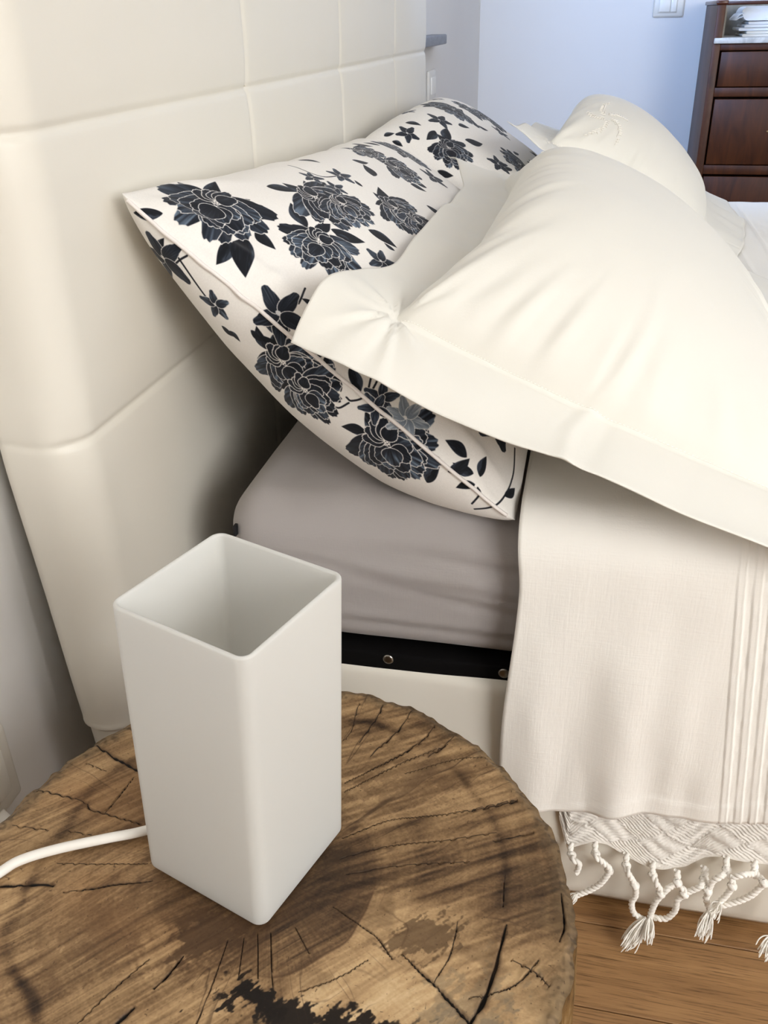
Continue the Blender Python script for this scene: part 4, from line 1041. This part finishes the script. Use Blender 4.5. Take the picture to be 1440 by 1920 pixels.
#CRACKS_END
def crack_segs():
    out = []
    for wd, pts in CRACKS:
        p = catmull(pts, 10); s = np.linspace(0, 1, len(p))
        ar = np.concatenate([[0], np.cumsum(np.linalg.norm(np.diff(p, axis=0), axis=1))])
        p = p + 0.0010*np.stack([fbm(ar*75+pts[0][0]*90, 0*s, 91, 2), fbm(ar*75+pts[0][1]*90, 0*s, 92, 2)], -1)*min(1.0, 0.4+wd/1.6)
        ww = wd*0.00062*(0.35+0.65*np.sin(PI*np.clip(s*0.9+0.05, 0, 1)))*(0.75+0.45*vnoise(s*9+pts[0][0]*50, 0*s, 93))
        out.append((p, ww))
    return out
CS = crack_segs()
def crack_field(X, Y):
    """min over cracks of distance / half width"""
    D = np.full(X.shape, 9.0)
    for p, ww in CS:
        for k in range(len(p)-1):
            a, b = p[k], p[k+1]; w2 = max(ww[k], 0.00016); mg = w2*4+0.001
            mk = (X > min(a[0], b[0])-mg) & (X < max(a[0], b[0])+mg) & (Y > min(a[1], b[1])-mg) & (Y < max(a[1], b[1])+mg)
            if not mk.any(): continue
            x, y = X[mk], Y[mk]; d = b-a; t = np.clip(((x-a[0])*d[0]+(y-a[1])*d[1])/(d@d+1e-12), 0, 1)
            q = np.hypot(x-a[0]-t*d[0], y-a[1]-t*d[1])/w2
            D[mk] = np.minimum(D[mk], q)
    return D
def crack_depth(X, Y):
    return -0.003*sstep(1.6, 0.3, crack_field(X, Y))

def end_grain_image():
    N = 1800; g = (np.arange(N)+0.5)/N-0.5; X, Y = np.meshgrid(g*0.46, g*0.46)
    th = np.arctan2(Y, X); rad = np.hypot(X, Y); rel = rad/stump_r(th)
    px_, py_ = X-0.004, Y-0.012; pr = np.hypot(px_, py_); pth = np.arctan2(py_, px_)
    wob = fbm(X*16, Y*16, 101, 3)
    rr = pr+0.006*wob+0.004*fbm(pth*2.2, 0*pth+2, 102, 2)
    # growth rings, slow colour zones, radial rays, saw streaks
    rings = vnoise(rr*420, 0*rr+3, 103)*0.55+vnoise(rr*170, 0*rr+5, 104)*0.6
    a = math.radians(46); dx, dy = math.cos(a), math.sin(a)
    wa = 0.010*fbm(X*9, Y*9, 105, 2)
    U, Vv = X*dx+Y*dy, -X*dy*1.0+Y*dx+wa
    saw = vnoise(U*22, Vv*520, 106)*0.5+vnoise(U*34+9, Vv*1100, 107)*0.35+vnoise(U*14+4, Vv*190, 108)*0.6
    U2, V2 = X*math.cos(0.55)+Y*math.sin(0.55), -X*math.sin(0.55)+Y*math.cos(0.55)
    saw2 = vnoise(U2*26, V2*430, 116)*0.6+vnoise(U2*18+4, V2*160, 118)*0.6
    mixs = sstep(-0.02, 0.08, X*0.6+Y*0.8)
    saw = saw*(1-mixs)+saw2*mixs
    rays = vnoise(pth*60, rr*14, 109)*0.6+vnoise(pth*130, rr*25, 110)*0.4
    zone = fbm(X*8+3, Y*8, 111, 4); fine = vnoise(X*900, Y*900, 112)
    lightw = sstep(0.073, 0.078, rr)*sstep(-1.25, -0.95, pth)*sstep(0.15, -0.15, pth)      # pale wedge beyond the heartwood
    t = 0.50+0.26*zone+0.20*saw+0.06*rings+0.05*rays+0.05*fine+0.10*np.minimum(0, vnoise(U*26+2, Vv*700, 126)+0.25)
    t = t-0.10*sstep(0.080, 0.070, rr)+0.34*lightw*(1+0.4*zone)-0.12*mixs*sstep(0.05, -0.3, zone)
    t = t+0.10*sstep(0.155, 0.175, rr)*(X < 0)
    band = np.exp(-((rr-0.166-0.008*vnoise(pth*3, 0*pth, 113))/0.0042)**2)*(0.55+0.5*vnoise(pth*9, rr*60, 114))
    t = t-0.34*np.clip(band, 0, 1)*np.where(X < 0.05, 1.0, 0.55)
    stops = np.array([0.0, 0.22, 0.42, 0.6, 0.8, 1.0]); cols = np.array([(46, 33, 22), (86, 63, 41), (132, 102, 68), (170, 136, 94), (202, 166, 118), (222, 190, 142)], float)
    t = np.clip(t, 0, 1); A = np.stack([np.interp(t, stops, cols[:, k]) for k in range(3)], -1)
    def blend(mask, col): A[:] = A*(1-mask[..., None])+np.array(col, float)*mask[..., None]
    # reddish-orange patches
    blend(0.3*sstep(0.1, 0.6, fbm(X*10+7, Y*10+3, 115, 3)), (160, 110, 64))
    # weathered grey rim and bark line
    edge = sstep(0.93, 0.99, rel+0.02*vnoise(th*30, rel*20, 117))
    blend(0.65*edge, (112, 92, 66)); blend(edge*0.5*sstep(0.0, 0.7, vnoise(X*420, Y*420, 119)), (64, 50, 34))
    blend(0.5*sstep(0.80, 0.93, rel)*sstep(-0.3, 0.5, fbm(X*45, Y*45, 120, 3))*(Y < 0.06)*(X > 0.05), (128, 104, 70))
    # stains
    rag = fbm(X*120, Y*120, 121, 4); ragl = fbm(U*60, Vv*420, 122, 3)
    for (cx, cy, sx, sy, an, dk, col) in ((0.022, -0.072, 0.020, 0.007, -0.5, 1.0, (26, 19, 14)), (0.062, -0.080, 0.052, 0.009, 0.02, 0.95, (27, 20, 15)), (0.075, -0.088, 0.03, 0.006, 0.1, 0.8, (40, 30, 22)), (0.105, -0.078, 0.022, 0.006, 0.2, 0.8, (34, 26, 18)),
                                          (0.0427, 0.037, 0.010, 0.007, 0.4, 0.55, (58, 42, 28)), (0.116, -0.011, 0.020, 0.014, 0.5, 0.55, (74, 54, 34)), (-0.020, -0.037, 0.024, 0.016, 0.6, 0.6, (66, 46, 30)), (0.0, -0.028, 0.05, 0.03, 0.5, 0.35, (84, 58, 36)),
                                          (0.150, -0.060, 0.03, 0.02, 1.0, 0.35, (120, 106, 84)), (0.17, -0.09, 0.03, 0.03, 1.0, 0.45, (118, 106, 88)), (-0.08, -0.04, 0.06, 0.03, 0.8, 0.3, (92, 64, 38)), (0.09, 0.12, 0.05, 0.02, 0.5, 0.3, (96, 70, 44))):
        c, s_ = math.cos(an), math.sin(an); q = np.hypot(((X-cx)*c+(Y-cy)*s_)/sx, (-(X-cx)*s_+(Y-cy)*c)/sy)
        blend(dk*sstep(1.15, 0.75, q+1.0*rag+0.7*ragl+0.25*vnoise(X*600, Y*600, 125)), col)
    # cracks and the darker margin along them
    D = crack_field(X, Y)
    blend(0.35*sstep(4.0, 1.2, D), (70, 48, 30)); blend(sstep(1.25, 0.7, D), (16, 11, 8))
    # fine drying checks: radial hairlines, short arcs in the pale wedge
    hair = np.exp(-(vnoise(pth*17+0.25*vnoise(X*60, Y*60, 127), rr*7, 128)/0.022)**2)*sstep(0.02, 0.05, rr)*sstep(-0.1, 0.35, fbm(X*14, Y*14, 129, 2))
    blend(0.55*hair, (58, 40, 26))
    arcs = np.exp(-(vnoise(rr*130+0.3*vnoise(X*80, Y*80, 130), pth*2.5, 131)/0.03)**2)*sstep(0.0, 0.5, fbm(X*22, Y*22, 132, 2))
    blend(0.35*arcs*(0.3+0.7*lightw), (84, 58, 36))
    blend(0.6*np.exp(-((rr-0.0755)/0.0009)**2)*sstep(-1.5, -1.1, pth)*sstep(0.2, -0.1, pth), (74, 50, 32))
    mott = sstep(0.15, 0.55, fbm(X*55, Y*55, 133, 4))*(X > 0.02)*sstep(0.06, -0.02, Y)
    blend(0.35*mott, (96, 72, 46))
    # pores
    blend(0.6*sstep(0.86, 0.95, vnoise(X*700+11, Y*700, 123)), (60, 42, 26))
    gl = A.mean(-1, keepdims=True); A = (A*0.9+gl*0.1)*0.97
    im = bpy.data.images.new('end_grain', N, N); px = np.ones((N, N, 4), np.float32); px[..., :3] = A/255; im.pixels.foreach_set(px.ravel()); im.update()
    return im
def end_grain_mat():
    m = Mat('end_grain', S((150, 112, 70)), 0.55, 0.25)
    tx = m.node('ShaderNodeTexImage'); tx.image = end_grain_image(); tx.interpolation = 'Cubic'; tx.extension = 'EXTEND'
    uvn = m.node('ShaderNodeUVMap'); m.link(uvn.outputs[0], tx.inputs[0]); m.color(tx.outputs[0])
    v = m.coord('Object', (1, 1, 1), (0, 0, math.radians(-46)))
    mp = m.coord('Object', (30, 600, 30), (0, 0, math.radians(-46)))
    m.bump(m.math('ADD', m.noise(mp, 1.0, 3), m.noise(m.coord('Object'), 350, 4)), 0.25, 0.001)
    return m.m
M_top = end_grain_mat()

def bark_mat():
    m = Mat('rough_bark', S((110, 84, 52)), 0.9, 0.1)
    v = m.coord('Object', (1, 1, 0.35)); n = m.noise(v, 60, 6, 0.65)
    m.color(m.ramp(n, [(0.3, S((62, 44, 26))), (0.55, S((120, 92, 56))), (0.75, S((150, 124, 86)))])); m.bump(n, 0.8, 0.006); return m.m
me, mb = stump_meshes()
link('end_grain_top', me, M_top, stump)
link('bark', mb, bark_mat(), stump)

# ------------------------------------------------------------------ lamp
lamp = empty('table_lamp', (0, 0, SZ), 0, 'square frosted white glass table lamp with white cord on the stump', 'lamp')
LY = math.radians(72.191); Ltilt = Matrix(((1, 0, 0.0449), (0, 1, 0.002), (0, 0, 1)))
def rsq(h, r, n=9):
    pts = []
    for k, (sx, sy) in enumerate(((1, 1), (-1, 1), (-1, -1), (1, -1))):
        for a in np.linspace(k*PI/2, (k+1)*PI/2, n): pts.append((sx*(h-r)+r*math.cos(a), sy*(h-r)+r*math.sin(a)))
    return np.array(pts)
def lamp_shade():
    H, hw, rc, t = 0.22, 0.05, 0.0085, 0.0032
    rings = []
    for a in np.linspace(-0.5*PI, 0, 6): rings.append((hw-0.004+0.004*math.cos(a), 0.004+0.004*math.sin(a)))
    for z in np.linspace(0.012, H-0.004, 24): rings.append((hw, z))
    for a in np.linspace(0, PI, 9): rings.append((hw-t/2+t/2*math.cos(a), H-t/2+t/2*math.sin(a)))
    for z in np.linspace(H-0.006, 0.006, 24): rings.append((hw-t, z))
    rings.append((hw-t-0.004, 0.003))
    V = np.array([np.c_[rsq(h, max(rc-(hw-h), 0.003)), np.full(36, z)] for h, z in rings])
    n, m = V.shape[:2]
    return mesh_np('glass_shade', V, grid_faces(n, m, closed_v=True))
Rz = Matrix.Rotation(LY, 3, 'Z')
tq = Vector((0.0449, 0.002, 1)).normalized(); Rt = Vector((0, 0, 1)).rotation_difference(tq).to_matrix()
LM = (Rt @ Rz).to_4x4(); LM.translation = Vector((0, 0, 0.0032))
def LP(o): o.parent = lamp; o.matrix_local = LM; return o
o = LP(link('glass_shade', lamp_shade(), M_frost)); o['label'] = 'square frosted glass shade, open at the top'
bm = bmesh.new(); add_box(bm, (-0.044, -0.044, 0.002), (0.044, 0.044, 0.010), 0.003); LP(obj_bm('lamp_base', bm, M_plastic))
def lathe(prof, n=28):
    prof = np.array(prof); a = np.linspace(0, 2*PI, n, endpoint=False)
    V = np.stack([prof[:, 0][:, None]*np.cos(a), prof[:, 0][:, None]*np.sin(a), prof[:, 1][:, None]+0*a], -1)
    return V.reshape(-1, 3), grid_faces(len(prof), n, closed_v=True)
LP(link('bulb_socket', tri_mesh('bulb_socket', [lathe([(0.001, 0.010), (0.020, 0.010), (0.020, 0.014), (0.017, 0.016), (0.016, 0.050), (0.001, 0.050)])]), M_plastic))
LP(link('bulb', tri_mesh('bulb', [lathe([(0.001, 0.0505), (0.008, 0.051), (0.011, 0.060), (0.018, 0.075), (0.0205, 0.090), (0.018, 0.103), (0.010, 0.111), (0.001, 0.113)])]), M_bulb))
# cord: lies on the stump, runs over its rim, down behind it and up to the plug
cp = [(-0.052, 0.008, 0.430), (-0.079, -0.006, 0.4265), (-0.103, -0.017, 0.4258), (-0.133, -0.033, 0.426), (-0.152, -0.047, 0.4265), (-0.160, -0.060, 0.427), (-0.178, -0.088, 0.427), (-0.205, -0.120, 0.424), (-0.222, -0.130, 0.395), (-0.232, -0.120, 0.30), (-0.245, -0.06, 0.14), (-0.262, 0.02, 0.03), (-0.265, 0.09, 0.008), (-0.262, 0.15, 0.03), (-0.262, 0.158, 0.12), (-0.266, 0.140, 0.205)]
pp = catmull(cp, 10)
o = link('power_cord', tri_mesh('power_cord', [tube_np(pp, 0.0036, 12)]), M_cable, lamp); o.location = (0, 0, -SZ); o['label'] = 'smooth white power cord'
cordo = o
# plug with a slotted strain relief
pl = np.array([(-0.266, 0.142, 0.200), (-0.270, 0.118, 0.224), (-0.276, 0.094, 0.248)])
prs = [tube_np(np.linspace(pl[0], pl[2], 14), np.linspace(0.0066, 0.0095, 14), 18)]
o = link('strain_relief', tri_mesh('strain_relief', prs), M_cable, cordo); o['label'] = 'slotted white strain relief at the plug'
d = (pl[2]-pl[0]); L = np.linalg.norm(d); d /= L
e1 = np.cross(d, (0, 0, 1)); e1 /= np.linalg.norm(e1); e2 = np.cross(d, e1)
prs = []
for i, s in enumerate(np.linspace(0.005, 0.034, 6)):
    rad = 0.0066+0.0029*s/L+0.0001
    for k in range(3):
        a = np.linspace(-0.6, 0.6, 7)+k*2*PI/3+(i % 2)*PI/3
        prs.append(tube_np(pl[0]+d*s+rad*(np.cos(a)[:, None]*e1+np.sin(a)[:, None]*e2), 0.0010, 5))
sl = link('relief_slots', tri_mesh('relief_slots', prs), M_slot, cordo)
o = link('plug', tri_mesh('plug', [tube_np(catmull([pl[2], (-0.282, 0.088, 0.262), (-0.292, 0.088, 0.275), (-0.300, 0.088, 0.280)], 6), np.linspace(0.0105, 0.018, 19), 20)]), M_cable, cordo)

# wall socket low on the wall by the headboard
def wall_plate(name, yc, zc, wy, wz, label, cat, slots, nm):
    r = empty(name, (XW, yc, zc), 0, label, cat)
    bm = bmesh.new(); add_box(bm, (0.0, -wy/2, -wz/2), (0.010, wy/2, wz/2), 0.006, 3); obj_bm('cover_plate', bm, M_ivory, r)
    for (a, b) in slots:
        bm = bmesh.new(); add_box(bm, (0.008, a, -wz*0.28), (0.0125, b, wz*0.28), 0.001); obj_bm(nm, bm, M_plastic, r)
    return r
ws = wall_plate('wall_socket', 0.098, 0.300, 0.118, 0.092, 'ivory wall socket low on the wall left of the headboard', 'socket', [(-0.042, 0.018), (0.021, 0.042)], 'socket_insert')

# ------------------------------------------------------------------ far wall: switch, low outlet
def switch_plate(name, xc, zc, label):
    r = empty(name, (xc, YF, zc), 0, label, 'switch')
    bm = bmesh.new(); add_box(bm, (-0.059, -0.011, -0.041), (0.059, 0.0, 0.041), 0.007, 3); obj_bm('cover_plate', bm, M_ivory, r)
    bm = bmesh.new(); add_box(bm, (-0.040, -0.014, -0.026), (0.033, -0.010, 0.026), 0.001); obj_bm('inner_frame', bm, M_ivory, r)
    for k in range(2):
        bm = bmesh.new(); x0 = -0.036+k*0.044; add_box(bm, (x0, -0.019, -0.023), (x0+(0.042 if k == 0 else 0.022), -0.013, 0.023), 0.002); obj_bm('rocker', bm, M_plastic, r)
    return r
switch_plate('light_switch', 0.427, 0.959, 'white light switch on the far bluish wall')
r = empty('outlet_plate', (XW, 2.62, 0.752), 0, 'white module outlet under the grey sill', 'outlet')
bm = bmesh.new(); add_box(bm, (0, -0.062, -0.043), (0.010, 0.062, 0.043), 0.004, 2); obj_bm('cover_plate', bm, M_ivory, r)
for k in range(3):
    bm = bmesh.new(); add_box(bm, (0.008, -0.036+k*0.0245, -0.024), (0.014, -0.036+k*0.0245+0.0225, 0.024), 0.001); obj_bm('outlet_module', bm, M_plastic, r)

# ------------------------------------------------------------------ dresser
DX0, DX1, DY0, DY1 = 0.567, 1.55, 3.35, 3.785
dr = empty('dresser', ((DX0+DX1)/2, 3.57, 0), 0, 'dark mahogany dresser with marble top against the far wall', 'dresser')
def PD(o, par=None):
    if par is None:
        o.parent = dr; o.matrix_parent_inverse = Matrix.Translation(-Vector(dr.location))
    return o
for x0 in (DX0, DX1-0.028):
    bm = bmesh.new()
    add_box(bm, (x0, DY0, 0.0), (x0+0.028, DY1, 0.955), 0.002)
    o = PD(obj_bm('side_panel', bm, M_mahog))
    bm = bmesh.new(); add_box(bm, (x0-0.006, DY0-0.006, 0.955), (x0+0.034, DY1, 0.968), 0.003); PD(obj_bm('post_cap', bm, M_mahogd))
PD(box('back_panel', (DX0+0.028, DY1-0.012, 0.04), (DX1-0.028, DY1, 0.83), M_mahog))
PD(box('backsplash', (DX0+0.028, DY1-0.03, 0.852), (DX1-0.028, DY1-0.012, 0.955), M_marbleg))
for x0, x1 in ((DX0+0.028, DX0+0.040), (DX1-0.040, DX1-0.028)):
    PD(box('side_splash', (x0, DY0+0.06, 0.852), (x1, DY1-0.03, 0.945), M_marbleg))
PD(box('top_rail', (DX0+0.028, DY1-0.036, 0.955), (DX1-0.028, DY1-0.006, 0.967), M_mahogd, None, 0.002))
PD(box('marble_top', (DX0+0.003, DY0-0.014, 0.834), (DX1-0.003, DY1-0.012, 0.852), M_marble, None, 0.003))
for za, zb in ((0.812, 0.834), (0.662, 0.692), (0.396, 0.428), (0.10, 0.14)):
    PD(box('cross_rail', (DX0+0.028, DY0+0.004, za), (DX1-0.028, DY0+0.03, zb), M_mahog, None, 0.001))
PD(box('plinth', (DX0+0.02, DY0+0.01, 0.0), (DX1-0.02, DY0+0.03, 0.10), M_mahogd))
for k, (za, zb) in enumerate(((0.692, 0.812), (0.428, 0.658), (0.14, 0.392))):
    d_ = PD(box('drawer', (DX0+0.034, DY0+0.0015, za+0.003), (DX1-0.034, DY0+0.022, zb-0.004), M_mahog, None, 0.002))
    zc = [0.760, 0.548, 0.27][k]
    xh = [0.842, 0.850, 0.850][k]
    for xx in (xh, DX0+DX1-xh):
        prs = [tube_np([(xx-0.055, DY0-0.016, zc), (xx-0.05, DY0-0.018, zc), (xx, DY0-0.020, zc-0.002), (xx+0.05, DY0-0.018, zc), (xx+0.055, DY0-0.016, zc)], [0.002, 0.0042, 0.005, 0.0042, 0.002], 10)]
        for s in (-0.042, 0.042): prs.append(tube_np([(xx+s, DY0+0.003, zc), (xx+s, DY0-0.017, zc)], 0.003, 8))
        if k == 0: prs = [tube_np([(xx-0.03+q, DY0+0.003-(0.022 if q in (0.006, 0.012) else 0.0), zc) for q in (0, 0.006, 0.012, 0.018)], 0.004, 8)]
        h = link('drawer_handle', tri_mesh('drawer_handle', prs), M_brass, d_); h.matrix_parent_inverse = Matrix.Translation(-Vector(dr.location))
        h.parent = d_

# folded towels on the dresser
def towel(x0, x1, y0, y1, z0, th, label, mat, layers=2, seed=1, fringe=False):
    n = 40; r = th/2/layers; parts = []
    o = empty('folded_towel', ((x0+x1)/2, (y0+y1)/2, z0), 0, label, 'towel', 'folded white linens on the dresser')
    cx, cy = (x0+x1)/2, (y0+y1)/2
    # continuous folded sheet section in (x,z): zig-zag with rounded folds on the left
    sec = []
    t2 = r*0.92
    for l in range(layers):
        zc = r*(2*l+1)
        loop = []
        for a in np.linspace(0.5*PI, 1.5*PI, 9): loop.append((x0-cx+t2+t2*math.cos(a), zc+t2*math.sin(a)))
        for x in np.linspace(x0-cx+t2, x1-cx, 14)[1:]: loop.append((x, zc-t2))
        for x in np.linspace(x1-cx, x0-cx+t2, 14)[:-1]: loop.append((x, zc+t2))
        loop = np.array(loop); ys = np.linspace(y0-cy, y1-cy, 18); m = len(loop)
        V = np.empty((18, m, 3)); V[:, :, 0] = loop[None, :, 0]; V[:, :, 1] = ys[:, None]; V[:, :, 2] = loop[None, :, 1]
        V[:, :, 0] += 0.004*vnoise(ys[:, None]*40+l*5+0*loop[None, :, 0], loop[None, :, 1]*60+seed, seed) + 0.012*(l % 2)
        F = grid_faces(18, m, closed_v=True)
        V = V.reshape(-1, 3); c0 = np.array([loop[:, 0].mean(), ys[0], zc]); c1 = np.array([loop[:, 0].mean(), ys[-1], zc])
        V = np.vstack([V, c0, c1]); j = np.arange(m); j2 = (j+1) % m
        F = np.vstack([F, np.stack([j2, j, np.full(m, len(V)-2), np.full(m, len(V)-2)], -1), np.stack([17*m+j, 17*m+j2, np.full(m, len(V)-1), np.full(m, len(V)-1)], -1)])
        link('fold', tri_mesh('fold', [(V, F)]), mat, o)
    if fringe:
        prs = []
        for q in np.linspace(y0-cy, y1-cy, 26):
            for zz in (th*0.3, th*0.55):
                prs.append(tube_np([(x0-cx+0.006, q, zz), (x0-cx-0.006, q+rng.uniform(-.003, .003), zz*0.8), (x0-cx-0.016-rng.uniform(0, .006), q+rng.uniform(-.004, .004), zz*0.25)], [0.0016, 0.0014, 0.0007], 5))
        f_ = link('towel_fringe', tri_mesh('towel_fringe', prs), mat, o); f_['kind'] = 'stuff'
    return o
towel(0.675, 1.00, 3.46, 3.68, 0.8522, 0.018, 'flat cream cloth at the bottom of the dresser stack', M_towelb, 2, 3)
towel(0.660, 1.00, 3.47, 3.67, 0.8704, 0.011, 'thin white cloth sticking out second from bottom of the dresser stack', M_towel, 1, 4)
towel(0.680, 1.00, 3.46, 3.68, 0.8816, 0.019, 'folded white towel under the fringed one on the dresser', M_towel, 2, 5)
towel(0.665, 0.98, 3.47, 3.67, 0.9008, 0.050, 'thick white fringed towel on top of the dresser stack', M_towel, 1, 6, True)
